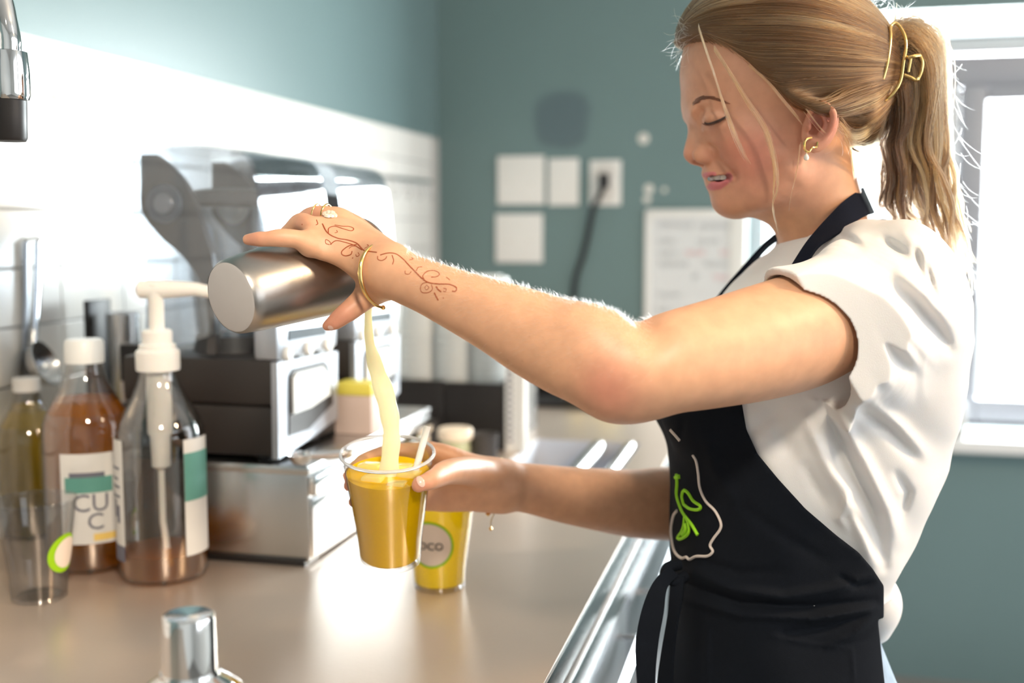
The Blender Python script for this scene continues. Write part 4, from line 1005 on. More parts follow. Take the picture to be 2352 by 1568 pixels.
# ------------------------------------------------------------------ right arm (far), hand around the cup
def arm_far(h=0.0016):
    lo = np.array([fr(770, 1100, 1.1).x, 1.06, fr(1500, 1290, 1.3).z]); hi = np.array([fr(2080, 600, 1.4).x, 1.45, fr(1950, 560, 1.38).z])
    hi[2] = fr(1960, 560, 1.38).z
    F = Field(lo, hi, h)
    F.chain([N(1930, 700, 1.385, 95), N(1870, 860, 1.385, 98), N(1800, 1010, 1.375, 92), N(1735, 1120, 1.362, 88), N(1640, 1156, 1.345, 89), N(1540, 1156, 1.325, 86), N(1460, 1156, 1.31, 80), N(1380, 1147, 1.295, 73), N(1300, 1136, 1.282, 66), N(1220, 1122, 1.268, 58.5), N(1150, 1113, 1.252, 54)], 0.0, n=5)
    # palm behind the cup
    F.chain([N(1150, 1105, 1.250, 44), N(1085, 1085, 1.236, 42), N(1020, 1050, 1.220, 31), N(985, 1038, 1.213, 24)], 0.014)
    F.chain([N(1150, 1113, 1.250, 46), N(1080, 1100, 1.240, 44), N(1015, 1095, 1.230, 31), N(978, 1090, 1.222, 24)], 0.014)
    F.chain([N(1150, 1122, 1.250, 44), N(1080, 1120, 1.240, 40), N(1015, 1126, 1.232, 29), N(978, 1124, 1.224, 23)], 0.014)
    F.chain([N(1150, 1130, 1.250, 40), N(1085, 1136, 1.238, 35), N(1025, 1150, 1.228, 25), N(985, 1152, 1.220, 20)], 0.014)
    # fingers reaching round to the far left side
    F.chain([N(985, 1038, 1.213, 23), N(930, 1036, 1.212, 20), N(880, 1042, 1.205, 19), N(838, 1056, 1.186, 17), N(818, 1072, 1.168, 15.5), N(799, 1092, 1.148, 12.5)], 0.004)
    F.chain([N(978, 1090, 1.222, 23), N(930, 1086, 1.214, 20), N(880, 1090, 1.206, 19), N(838, 1098, 1.186, 17), N(816, 1106, 1.166, 15.5), N(801, 1116, 1.146, 12.5)], 0.004)
    F.chain([N(978, 1124, 1.224, 22), N(932, 1124, 1.212, 19.5), N(884, 1128, 1.203, 18.5), N(846, 1136, 1.184, 16.5), N(826, 1144, 1.166, 15), N(811, 1153, 1.146, 12)], 0.004)
    F.chain([N(985, 1152, 1.220, 19), N(942, 1156, 1.206, 17), N(900, 1160, 1.196, 16), N(864, 1166, 1.182, 14), N(846, 1172, 1.168, 13), N(832, 1178, 1.156, 10)], 0.004)
    # thumb in front, at the right of the cup
    F.chain([N(1130, 1095, 1.236, 38), N(1078, 1082, 1.200, 34), N(1034, 1083, 1.152, 30), N(1008, 1092, 1.124, 26.5), N(986, 1103, 1.101, 23), N(966, 1111, 1.090, 17)], 0.010)
    F.ell(np.array(fr(962, 1112, 1.088)), (0.0065, 0.0060, 0.0080), 0.004, rot=-35)
    return F
Fr = arm_far()
def cut_cup(F):
    hbF = np.array(Vector((hb.x * CY + hb.y * SY, -hb.x * SY + hb.y * CY, hb.z))); ha = Vector((hax.x * CY + hax.y * SY, -hax.x * SY + hax.y * CY, hax.z))
    q = F.sl(hbF - 0.06, hbF + np.array([0.06, 0.06, 0.14]), 0.0); X, Y, Z = F.grid(q); X, Y, Z = X - hbF[0], Y - hbF[1], Z - hbF[2]
    t = X * ha[0] + Y * ha[1] + Z * ha[2]
    rad = np.sqrt((X - t * ha[0]) ** 2 + (Y - t * ha[1]) ** 2 + (Z - t * ha[2]) ** 2)
    d = np.maximum(rad - (0.0312 + (0.0452 - 0.0312) * np.clip(t, 0, 0.114) / 0.114 + 0.0012), np.maximum(-t, t - 0.122))
    F.blend(q, d, 0.002, 'cut')
cut_cup(Fr)
rv, rf = Fr.mesh(); rv = smooth_mesh(rv, rf, 2, 0.4); rv = smooth_mesh(rv, rf, 10, 0.5, np.clip((proj(np.asarray(rv, np.float32))[0] - 1150) / 60, 0, 1))

# ------------------------------------------------------------------ trunk under the clothes
def col_mesh(levels, n=48, p=2.2):
    v = []; f = []
    for (x0, x1, w, z) in levels:
        cx = (x0 + x1) / 2; rx = (x1 - x0) / 2
        for k in range(n):
            a = 2 * pi * k / n; c, s = cos(a), sin(a)
            v.append((cx + rx * abs(c) ** (2 / p) * np.sign(c), D0 + w * abs(s) ** (2 / p) * np.sign(s), z))
    m = len(levels)
    for i in range(m - 1):
        for k in range(n): f.append((i * n + k, i * n + (k + 1) % n, (i + 1) * n + (k + 1) % n, (i + 1) * n + k))
    f.append(tuple(range(n))[::-1]); f.append(tuple((m - 1) * n + k for k in range(n)))
    return np.array(v), f
def lv(py, a, b, w):
    p, q = fr(a, py, D0), fr(b, py, D0); return (p.x, q.x, w, (p.z + q.z) / 2)
TORSO = [lv(545, 1798, 2002, 0.060), lv(585, 1772, 2062, 0.105), lv(625, 1728, 2112, 0.145), lv(680, 1676, 2150, 0.168), lv(760, 1622, 2176, 0.172), lv(860, 1572, 2183, 0.165),
         lv(950, 1546, 2172, 0.158), lv(1050, 1551, 2146, 0.150), lv(1130, 1556, 2112, 0.144), lv(1200, 1556, 2078, 0.140), lv(1300, 1556, 2030, 0.139), lv(1370, 1556, 2002, 0.141), lv(1450, 1552, 2010, 0.150), lv(1568, 1540, 2036, 0.165)]
tv, tf = col_mesh([(a + 0.012, b - 0.014, w - 0.014, z) for a, b, w, z in TORSO])
def join(parts):
    V, F_ = [], []; n = 0
    for v, f in parts:
        V.append(np.asarray(v, np.float64)); F_ += [tuple(i + n for i in q) for q in f]; n += len(v)
    return np.concatenate(V), F_
bv, bf = join([(hv, hf), (av, af), (rv, rf), (tv, tf)])

# ------------------------------------------------------------------ skin
m_skin = bpy.data.materials.new('skin'); m_skin.use_nodes = True
nt = m_skin.node_tree; b = nt.nodes['Principled BSDF']
b.inputs['Roughness'].default_value = 0.46; b.inputs['Specular IOR Level'].default_value = 0.42
b.inputs['Subsurface Weight'].default_value = 0.22; b.inputs['Subsurface Radius'].default_value = (1.0, 0.36, 0.2); b.inputs['Subsurface Scale'].default_value = 0.006
at_ = nd(nt, 'ShaderNodeVertexColor', layer_name='tint')
tc = nd(nt, 'ShaderNodeTexCoord'); nz = nd(nt, 'ShaderNodeTexNoise'); nz.inputs['Scale'].default_value = 70; nz.inputs['Detail'].default_value = 5
nt.links.new(tc.outputs['Object'], nz.inputs['Vector'])
mr = nd(nt, 'ShaderNodeMapRange'); mr.inputs['From Min'].default_value = 0.3; mr.inputs['From Max'].default_value = 0.7; mr.inputs['To Min'].default_value = 0.93; mr.inputs['To Max'].default_value = 1.07
nt.links.new(nz.outputs['Fac'], mr.inputs['Value'])
ml = nd(nt, 'ShaderNodeVectorMath', operation='SCALE'); nt.links.new(at_.outputs['Color'], ml.inputs[0]); nt.links.new(mr.outputs['Result'], ml.inputs['Scale'])
nt.links.new(ml.outputs[0], b.inputs['Base Color'])
n2 = nd(nt, 'ShaderNodeTexNoise'); n2.inputs['Scale'].default_value = 900; n2.inputs['Detail'].default_value = 2; nt.links.new(tc.outputs['Object'], n2.inputs['Vector'])
bp = nd(nt, 'ShaderNodeBump'); bp.inputs['Strength'].default_value = 0.10; bp.inputs['Distance'].default_value = 0.0006; nt.links.new(n2.outputs['Fac'], bp.inputs['Height']); nt.links.new(bp.outputs['Normal'], b.inputs['Normal'])

SKIN = np.array([0.64, 0.350, 0.210])
body = np_mesh('body', bv, bf, m_skin)
col = np.tile(SKIN, (len(bv), 1))
def segdist(p, a, b):
    a, b = np.asarray(a, float), np.asarray(b, float); ab = b - a
    t = np.clip(((p - a) @ ab) / max(ab @ ab, 1e-12), 0, 1); return np.linalg.norm(p - (a + t[:, None] * ab), axis=1)
def tint(mask, c):
    global col
    m = np.clip(mask, 0, 1)[:, None]; col = col * (1 - m) + np.asarray(c) * m
def blob(c, r, both=False):
    d = np.linalg.norm(bv - c, axis=1)
    if both: d = np.minimum(d, np.linalg.norm(bv - mir(c), axis=1))
    return np.exp(-(d / r) ** 2)
isH = np.zeros(len(bv), bool); isH[:len(hv)] = True
BL = np.array([0.60, 0.235, 0.175])
fm = np.where(isH, np.clip((1935 - proj(bv.astype(np.float32))[0]) / 60, 0, 1) * np.clip((500 - proj(bv.astype(np.float32))[1]) / 30, 0, 1), 0)
tint(0.38 * fm, [0.57, 0.275, 0.20])
tint(0.80 * blob(H(1735, 365, 0.055), 0.034, True), BL)
tint(0.45 * blob(H(1688, 345, 0.05), 0.020, True), BL)
tint(0.45 * blob(H(1588, 358), 0.014), BL); tint(0.5 * blob(H(1635, 352, 0.018), 0.008, True), BL)
tint(0.40 * blob(H(1668, 472, 0.01), 0.012), BL)
tint(0.75 * blob(H(1900, 285, 0.08), 0.022, True), [0.62, 0.22, 0.16])
tint(0.85 * blob(H(1874, 284, 0.078), 0.0085, True), [0.30, 0.075, 0.05]); tint(0.35 * blob(H(1640, 262, 0.035), 0.014, True), [0.58, 0.30, 0.22])  # ear hollow: shade painted dark red into the skin tint; then the lid
tint(0.8 * blob(H(1640, 293, 0.040), 0.005, True), [0.50, 0.27, 0.22])  # shade below the eye, painted into the skin tint
LIP = np.array([0.60, 0.185, 0.20])
def both_min(f):
    q = bv.copy(); q[:, 1] = D0 - np.abs(q[:, 1] - D0); return f(q)
sw = Fh.sw
def SP_(px, py, off=0.0): return H(px, py, max(sw(px, py) + off, 0))
up_ = [H(1619, 401), SP_(1628, 402), SP_(1640, 402), SP_(1656, 403), SP_(1674, 402)]
lo_ = [H(1632, 427), SP_(1640, 427), SP_(1650, 426), SP_(1660, 419), SP_(1673, 408)]
def pl(q, P): return np.min([segdist(q, a, b) for a, b in zip(P[:-1], P[1:])], axis=0)
dl = both_min(lambda q: np.minimum(pl(q, up_) - 0.0026, pl(q, lo_) - 0.0040))
tint(np.where(isH, 1 - np.clip(dl / 0.0012, 0, 1), 0), LIP)
inn = both_min(lambda q: pl(q, [H(1646, 410)] + [m_in(p, 0.0065) for p in Fh.mouth[1:5]]) - 0.0042)
tint(np.where(isH, 0.85 * (1 - np.clip(inn / 0.001, 0, 1)), 0), [0.20, 0.05, 0.045])
# elbow, knuckles, fingertips
A = lambda px, py, D: np.array(fr(px, py, D))
for c, r, s in ((A(1400, 905, 0.90), 0.026, 0.62), (A(1385, 870, 0.90), 0.018, 0.3), (A(640, 546, 1.0), 0.010, 0.55), (A(690, 510, 1.04), 0.010, 0.35), (A(714, 496, 1.07), 0.010, 0.35), (A(572, 550, 1.01), 0.013, 0.6), (A(605, 549, 1.0), 0.008, 0.35),
                (A(765, 740, 1.02), 0.020, 0.6), (A(790, 715, 1.02), 0.016, 0.3), (A(966, 1112, 1.085), 0.014, 0.6), (A(1008, 1092, 1.115), 0.012, 0.3), (A(805, 1090, 1.15), 0.016, 0.6), (A(806, 1116, 1.15), 0.012, 0.6), (A(815, 1150, 1.15), 0.014, 0.6), (A(712, 480, 1.06), 0.010, 0.4)):
    tint(s * blob(c, r), [0.62, 0.235, 0.165])
rl_ = np.random.default_rng(3)
for k in range(46):                                  # freckles and small moles
    if k < 34: c = A(rl_.uniform(1100, 1860), 0, 1); c = None
    i = rl_.integers(len(hv), len(hv) + len(av)); 
    tint(0.5 * np.exp(-(np.linalg.norm(bv - bv[i], axis=1) / 0.0010) ** 2), [0.36, 0.17, 0.10]) if k % 2 else None
ca = body.data.color_attributes.new('tint', 'FLOAT_COLOR', 'POINT')
ca.data.foreach_set('color', np.concatenate([col, np.ones((len(col), 1))], 1).astype(np.float32).ravel())
# ------------------------------------------------------------------ t-shirt
m_shirt = mat('white_cotton', (0.82, 0.80, 0.79), rough=0.85, vary=0.02, scale=40, bump=0.12, bscale=1400, sheen=0.2, sss=0.08)
m_apron = mat('black_twill', (0.0060, 0.0080, 0.0125), rough=0.88, vary=0.16, scale=26, bump=0.25, bscale=1600, spec=0.16)
m_strap = mat('navy_strap', (0.006, 0.0085, 0.018), rough=0.88, vary=0.12, scale=40, bump=0.25, bscale=1500, spec=0.14)
m_jeans = mat('light_denim', (0.32, 0.42, 0.55), rough=0.8, vary=0.22, scale=90, bump=0.2, bscale=900)
m_shoe = mat('white_shoe', (0.65, 0.64, 0.62), rough=0.5, vary=0.03)
lev = TORSO
def torso_d(F, levels, q, extra=0.0):
    X, Y, Z = F.grid(q); zs = np.array([l[3] for l in levels])[::-1]
    f = lambda i: np.interp(Z.ravel(), zs, np.array([l[i] for l in levels])[::-1]).astype(np.float32)[None, None, :]
    x0, x1, w = f(0) - extra, f(1) + extra, f(2) + extra
    cx, rx = (x0 + x1) / 2, (x1 - x0) / 2
    p = 2.25
    k = (np.abs((X - cx) / rx) ** p + np.abs((Y - D0) / w) ** p) ** (1 / p)
    return (k - 1) * np.minimum(rx, w) * 0.96
def px_dist(PX, PY, a, b):
    ax, ay = a; bx, by = b; dx, dy = bx - ax, by - ay; L = dx * dx + dy * dy + 1e-9
    t = np.clip(((PX - ax) * dx + (PY - ay) * dy) / L, 0, 1)
    return np.hypot(PX - ax - t * dx, PY - ay - t * dy), t
FOLDS = [  # folds of the cloth on her left side: (polyline in photo pixels, height in metres, half-width in pixels)
    ([(2045, 655), (2100, 700), (2150, 755), (2180, 800)], -0.0095, 19), ([(2070, 625), (2130, 680), (2185, 745)], 0.0050, 15), ([(2020, 690), (2085, 760), (2140, 830)], 0.0055, 16),
    ([(1940, 740), (1965, 810), (2012, 885)], -0.0085, 17), ([(1990, 720), (2030, 790), (2082, 850)], -0.0085, 16), ([(1965, 745), (2000, 820), (2045, 880)], 0.0065, 14),
    ([(2035, 735), (2080, 800), (2120, 850)], 0.0045, 14), ([(1925, 760), (1945, 830), (1985, 900)], 0.0055, 13),
    ([(2030, 552), (2055, 570), (2088, 592)], -0.0060, 11), ([(1930, 538), (1955, 550), (1980, 570)], -0.0045, 10), ([(2080, 540), (2120, 580), (2150, 640)], 0.004, 12),
    ([(2103, 565), (2112, 610), (2126, 660)], -0.0045, 8), ([(2128, 600), (2142, 660), (2156, 700)], -0.004, 7), ([(1860, 562), (1920, 545), (1990, 540)], 0.003, 14),
    ([(1890, 920), (1950, 1058), (1998, 1160), (2020, 1235), (2030, 1300)], -0.0090, 15), ([(1925, 960), (1985, 1060), (2040, 1170), (2062, 1240)], 0.0080, 18),
    ([(1978, 940), (2040, 985), (2100, 1050)], -0.0070, 15), ([(2010, 935), (2070, 985), (2125, 1045)], 0.0050, 15), ([(1850, 960), (1905, 1080), (1945, 1150), (1985, 1230), (2010, 1290)], 0.0070, 16),
    ([(1780, 945), (1800, 1010), (1830, 1060)], -0.004, 24), ([(1925, 1100), (1950, 1130), (1930, 1190), (1945, 1215)], 0.0045, 10), ([(2060, 1090), (2085, 1130), (2070, 1180)], -0.006, 11),
    ([(1850, 1070), (1875, 1120), (1900, 1160)], -0.004, 14), ([(1965, 1180), (1992, 1225), (2012, 1275)], -0.006, 9), ([(1720, 1000), (1760, 960), (1800, 930)], -0.003, 16),
    ([(1800, 610), (1880, 588), (1960, 590)], -0.0020, 12), ([(1920, 640), (1960, 700), (1975, 760)], 0.003, 22)]
def shirt_field(h=0.0017):
    lo = np.array([fr(1520, 900, D0).x, 0.965, fr(1800, 1345, D0).z]); hi = np.array([fr(2225, 800, D0).x, 1.44, fr(2000, 500, D0).z])
    F = Field(lo, hi, h); al = tuple(slice(0, n) for n in F.d.shape)
    F.d[...] = np.maximum(torso_d(F, lev[0:11], al), np.maximum(F.grid(al)[2] - lev[0][3], fr(1800, 1322, D0).z - F.grid(al)[2]))
    F.chain([N(1980, 580, 1.25, 60), N(2010, 650, 1.325, 105), N(1960, 720, 1.385, 112), N(1900, 830, 1.385, 116), N(1875, 900, 1.385, 118)], 0.05, n=4)
    F.chain([N(2080, 700, 1.09, 92), N(2075, 860, 1.10, 88)], 0.05, n=1)
    # trapezius up to the collar
    F.chain([np.append(H(1925, 575, 0.045), 0.018), np.append(H(1985, 585, 0.085), 0.026), np.append(H(2045, 605, 0.120), 0.034)], 0.03, both=True)
    F.chain([np.append(H(1985, 575, 0.0), 0.026), np.append(H(2050, 610, 0.02), 0.032)], 0.03, both=True)
    # near sleeve, loose below the arm
    S = Field(lo, hi, h)
    S.chain([N(2060, 655, 1.085, 132), N(2000, 700, 1.062, 156), N(1935, 745, 1.034, 176), N(1868, 784, 1.006, 188), N(1820, 800, 0.995, 190)], 0.0, n=5)
    S.chain([N(1985, 820, 1.040, 112), N(1958, 880, 1.024, 66), N(1944, 924, 1.015, 26), N(1925, 935, 1.01, 20)], 0.03, n=4)
    a_ = F.d; k_ = 0.035; hh = np.maximum(k_ - np.abs(a_ - S.d), 0) / k_
    # bust
    F.ell(H(1632, 900, 0.062), (0.050, 0.058, 0.058), 0.03, both=True)
    # blouson lobes over the waist at the back
    F.chain([np.append(H(2000, 1180, 0.06), 0.024), np.append(H(2018, 1230, 0.07), 0.020), np.append(H(2032, 1262, 0.07), 0.013)], 0.014, both=True)
    F.chain([np.append(H(1968, 1215, 0.08), 0.024), np.append(H(1992, 1265, 0.075), 0.017), np.append(H(2008, 1298, 0.07), 0.011)], 0.014, both=True)
    hem_blend = lambda T: np.minimum(T, S.d) - (np.maximum(k_ - np.abs(T - S.d), 0) / k_) ** 2 * k_ * 0.25
    X, Y, Z = F.grid(al)
    pc = np.array(fr(1866, 790, 1.0)); nrm = np.array(fr(1560, 872, 0.955)) - np.array(fr(1905, 762, 1.03)); nrm = nrm * np.array([1, 0.42, 1]); nrm = nrm / np.linalg.norm(nrm)
    u_ = np.array(fr(1788, 632, 1.005)) - np.array(fr(1948, 945, 1.005)); u_ = u_ / np.linalg.norm(u_); nrm = nrm - u_ * (nrm @ u_); nrm /= np.linalg.norm(nrm)
    s = (X - pc[0]) * nrm[0] + (Y - pc[1]) * nrm[1] + (Z - pc[2]) * nrm[2]
    S.d = np.maximum(S.d, np.clip(s, -0.05, 0.05).astype(np.float32))
    T_ = F.d.copy(); F.d = hem_blend(F.d)
    PXY = proj(np.stack(np.broadcast_arrays(X, Y, Z), -1)); PX, PY = PXY
    near = np.clip((D0 + 0.03 - Y) / 0.05, 0, 1)
    disp = np.zeros_like(F.d); band = np.abs(F.d) < 0.03
    pxb, pyb = PX[band], PY[band]; acc = np.zeros(len(pxb), np.float32)
    for P, a, s in FOLDS:
        best = np.full(len(pxb), 1e9); tt = np.zeros(len(pxb)); n = len(P) - 1
        for i in range(n):
            dd, t = px_dist(pxb, pyb, P[i], P[i + 1]); m = dd < best; best = np.where(m, dd, best); tt = np.where(m, (i + t) / n, tt)
        acc += a * np.exp(-(best / s) ** 2) * np.sin(np.pi * np.clip(0.08 + 0.88 * tt, 0, 1)) ** 0.6
    disp[band] = acc
    nb = np.broadcast_to(near, F.d.shape)
    F.d -= disp * nb
    # gentle unevenness everywhere
    wob = 0.0016 * (np.sin(X * 61 + Z * 37) * np.sin(Y * 47 + Z * 23) + 0.7 * np.sin(X * 97 - Y * 71 + Z * 53))
    F.d -= wob.astype(np.float32)
    # neck opening and sleeve openings
    F.chain([np.append(H(1893, 440), 0.058), np.append(H(1892, 500), 0.0565), np.append(H(1897, 538), 0.0555)], 0.004, 'cut')
    # near sleeve: hollow inside behind the hem
    G = Field(lo, hi, h); G.chain([N(1500, 842, 0.94, 112), N(1750, 786, 0.985, 136), N(1850, 757, 1.015, 137), N(1905, 742, 1.03, 130)], 0.0, n=4)
    G.chain([N(1780, 838, 0.985, 74), N(1880, 838, 1.010, 78), N(1930, 878, 1.016, 44)], 0.05, n=3)
    open_ = np.maximum(G.d - 0.0012, -s - 0.045)           # hollow up to 4.5 cm inside the hem
    F.d = np.maximum(F.d, -np.maximum(open_, -T_ + 0.003).astype(np.float32))
    # hem: a slightly thicker folded band behind a stitched groove
    F.d += (0.0017 * np.exp(-((s + 0.017) / 0.0016) ** 2) * (Y < 1.12) * (S.d < 0.012)).astype(np.float32)
    # far sleeve end
    pc2 = np.array(fr(1845, 930, 1.385)); n2 = np.array(fr(1800, 1010, 1.375)) - np.array(fr(1900, 800, 1.385)); n2 = n2 / np.linalg.norm(n2)
    s2 = (X - pc2[0]) * n2[0] + (Y - pc2[1]) * n2[1] + (Z - pc2[2]) * n2[2]
    F.d = np.maximum(F.d, np.where((Y > 1.335) & (s2 > 0), np.minimum(s2, 0.05), -0.05).astype(np.float32))
    # collar rib
    return F
Fs = shirt_field()
sv, sf = Fs.mesh(); sv = smooth_mesh(sv, sf, 2, 0.45)
shirt = np_mesh('t_shirt', sv, sf, m_shirt)
def bvh_of(*objs):
    V, F_ = [], []
    for o in objs:
        n = len(V); V += [Vector(v.co) + PR for v in o.data.vertices]; F_ += [tuple(i + n for i in p.vertices) for p in o.data.polygons]
    return BVHTree.FromPolygons(V, F_)
def cast(bvh, px, py, lift=0.0):
    d = Vector(ray(px, py)).normalized(); h = bvh.ray_cast(Vector((0, 0, CAMZ)), d)
    if h[0] is None: return None
    n = h[1] if h[1].dot(d) < 0 else -h[1]
    return h[0] + n * lift, n
# collar band around the neck
cp = []
for k in range(40):
    a = 2 * pi * k / 40
    x = fr(1897, 545, D0).x + 0.0500 * cos(a); y = D0 + 0.0515 * sin(a); z = fr(1800, 550, D0).z + 0.010 * (cos(a)) + 0.005 * abs(sin(a))
    cp.append((x, y, z))
mbc = MB(); v = []; f = []
for k, (x, y, z) in enumerate(cp):
    c = Vector((fr(1897, 545, D0).x, D0, z)); o = (Vector((x, y, z)) - c).normalized()
    for dr, dz in ((-0.002, 0.004), (0.0005, 0.0052), (0.0055, -0.006), (0.0105, -0.016), (0.007, -0.018), (-0.002, -0.008)): v.append(Vector((x, y, z)) + o * dr + Vector((0, 0, dz)))
for k in range(40):
    for q in range(6): f.append((6 * k + q, 6 * k + (q + 1) % 6, 6 * ((k + 1) % 40) + (q + 1) % 6, 6 * ((k + 1) % 40) + q))
mbc.add(v, f).build('collar', m_shirt, person, True, org=PR)

# ------------------------------------------------------------------ apron
lev2 = [(a, b, w, z) for a, b, w, z in TORSO]
def poly_d(PX, PY, poly):
    best = np.full(PX.shape, 1e9, np.float32); inside = np.zeros(PX.shape, bool); n = len(poly)
    for i in range(n):
        a, b = poly[i], poly[(i + 1) % n]
        best = np.minimum(best, px_dist(PX, PY, a, b)[0])
        c = ((a[1] > PY) != (b[1] > PY)) & (PX < (b[0] - a[0]) * (PY - a[1]) / ((b[1] - a[1]) or 1e-9) + a[0]); inside ^= c
    return np.where(inside, -best, best)
BIB = [(1400, 700), (1700, 690), (1702, 850), (1704, 925), (1714, 985), (1740, 1042), (1788, 1100), (1850, 1168), (1920, 1228), (1972, 1268), (2004, 1305), (2030, 1345), (2030, 1420), (1400, 1420)]
AFOLDS = [([(1590, 1312), (1680, 1352), (1800, 1372), (1920, 1352), (2006, 1322)], 0.0055, 12), ([(1560, 1335), (1700, 1385), (1850, 1392), (2010, 1378)], -0.0045, 8), ([(1560, 1372), (1700, 1412), (1860, 1420), (2012, 1398)], 0.0040, 10),
          ([(1930, 1325), (1965, 1345), (2000, 1338)], -0.0045, 8), ([(1800, 1455), (1900, 1440), (1985, 1412)], -0.0040, 10), ([(1860, 1425), (1940, 1412), (2000, 1400)], 0.003, 7), ([(1905, 1480), (1960, 1458), (2004, 1420)], 0.003, 10),
          ([(1700, 1160), (1800, 1230), (1900, 1290)], -0.0018, 14), ([(1620, 1290), (1700, 1315), (1800, 1310)], -0.0025, 12), ([(1620, 1000), (1640, 1080), (1690, 1160)], 0.0020, 14),
          ([(1770, 1458), (1860, 1478), (1955, 1490)], 0.0014, 3.5), ([(1957, 1490), (1960, 1530), (1962, 1570)], 0.0014, 3.5), ([(1572, 960), (1562, 1010)], -0.002, 8), ([(1625, 1430), (1622, 1500), (1625, 1600)], 0.0018, 9)]
def apron_field(h=0.0021):
    lo = np.array([fr(1480, 900, D0).x, 0.985, 0.62]); hi = np.array([fr(2075, 800, D0).x, 1.415, fr(1800, 690, D0).z])
    F = Field(lo, hi, h); al = tuple(slice(0, n) for n in F.d.shape)
    low = TORSO + [lv(1700, 1520, 2050, 0.178), lv(1900, 1500, 2050, 0.185), lv(2200, 1500, 2045, 0.185)]
    F.d[...] = torso_d(F, low, al, 0.006)
    F.ell(H(1632, 900, 0.062), (0.054, 0.062, 0.062), 0.03, both=True)
    X, Y, Z = F.grid(al); PX, PY = proj(np.stack(np.broadcast_arrays(X, np.where(Y > D0, 2 * D0 - Y, Y), Z), -1))
    band = np.abs(F.d) < 0.03; pxb, pyb = PX[band], PY[band]; acc = np.zeros(len(pxb), np.float32)
    for P, a, s in AFOLDS:
        best = np.full(len(pxb), 1e9); n = len(P) - 1; tt = np.zeros(len(pxb))
        for i in range(n):
            dd, t = px_dist(pxb, pyb, P[i], P[i + 1]); m = dd < best; best = np.where(m, dd, best); tt = np.where(m, (i + t) / n, tt)
        acc += a * np.exp(-(best / s) ** 2) * np.sin(np.pi * np.clip(0.08 + 0.88 * tt, 0, 1)) ** 0.5
    # the bib hugs the blouse, the skirt hangs below
    F.d[band] -= acc
    wob = 0.0012 * np.sin(X * 53 + Z * 31) * np.sin(Y * 41 - Z * 27); F.d -= wob.astype(np.float32)
    bib = poly_d(PX, PY, BIB) * mpp(D0)
    skirt = np.maximum(np.broadcast_to(Z, F.d.shape) - fr(1800, 1400, D0).z, 0) + 0
    back = poly_d(PX, PY, [(1300, 1345), (2012, 1318), (2016, 1420), (2032, 1568), (2045, 1700), (2060, 2300), (1300, 2300)]) * mpp(D0)
    F.d = np.maximum(F.d, np.minimum(bib, back)).astype(np.float32)
    return F
Fp = apron_field()
pv, pf = Fp.mesh(); pv = smooth_mesh(pv, pf, 2, 0.45)
apron = np_mesh('apron', pv, pf, m_apron)
ab_ = bvh_of(apron)
# neck strap: a folded band from the nape down the side of the neck
def strip(name, left, right, m, th=0.0016, parent=person):
    L = [Vector(p) for p in spline(left, 6)]; R = [Vector(p) for p in spline(right, 6)]; v = []; f = []; n = len(L); W = 5
    for i in range(n):
        t = (L[min(i + 1, n - 1)] - L[max(i - 1, 0)]).normalized(); nn = t.cross(R[i] - L[i]).normalized()
        for k in range(W + 1):
            p = L[i].lerp(R[i], k / W); v += [p + nn * th, p - nn * th]
    S = 2 * (W + 1)
    for i in range(n - 1):
        a, b = S * i, S * (i + 1)
        for k in range(W): f += [(a + 2 * k, a + 2 * k + 2, b + 2 * k + 2, b + 2 * k), (a + 2 * k + 1, b + 2 * k + 1, b + 2 * k + 3, a + 2 * k + 3)]
        f += [(a, b, b + 1, a + 1), (a + 2 * W, a + 2 * W + 1, b + 2 * W + 1, b + 2 * W)]
    f += [tuple([2 * k for k in range(W + 1)] + [2 * k + 1 for k in range(W, -1, -1)]), tuple(S * (n - 1) + q for q in [2 * k for k in range(W, -1, -1)] + [2 * k + 1 for k in range(W + 1)])]
    return MB().add(v, f).build(name, m, parent, True, org=PR)
Lp = [(1980, 432, 1.200), (1966, 441, 1.172), (1938, 462, 1.152), (1902, 500, 1.138), (1872, 534, 1.125), (1846, 568, 1.112), (1800, 640, 1.095), (1745, 720, 1.085), (1700, 800, 1.085)]
Rp = [(2006, 490, 1.200), (1992, 494, 1.165), (1966, 508, 1.140), (1932, 533, 1.118), (1905, 548, 1.108), (1872, 575, 1.098), (1828, 650, 1.083), (1775, 730, 1.075), (1735, 810, 1.075)]
for far in (False, True):
    mk = lambda q: fr(*q) if not far else Vector((fr(*q).x, 2 * D0 - fr(*q).y, fr(*q).z))
    strip('neck_strap', [mk(q) for q in Lp], [mk(q) for q in Rp], m_strap)
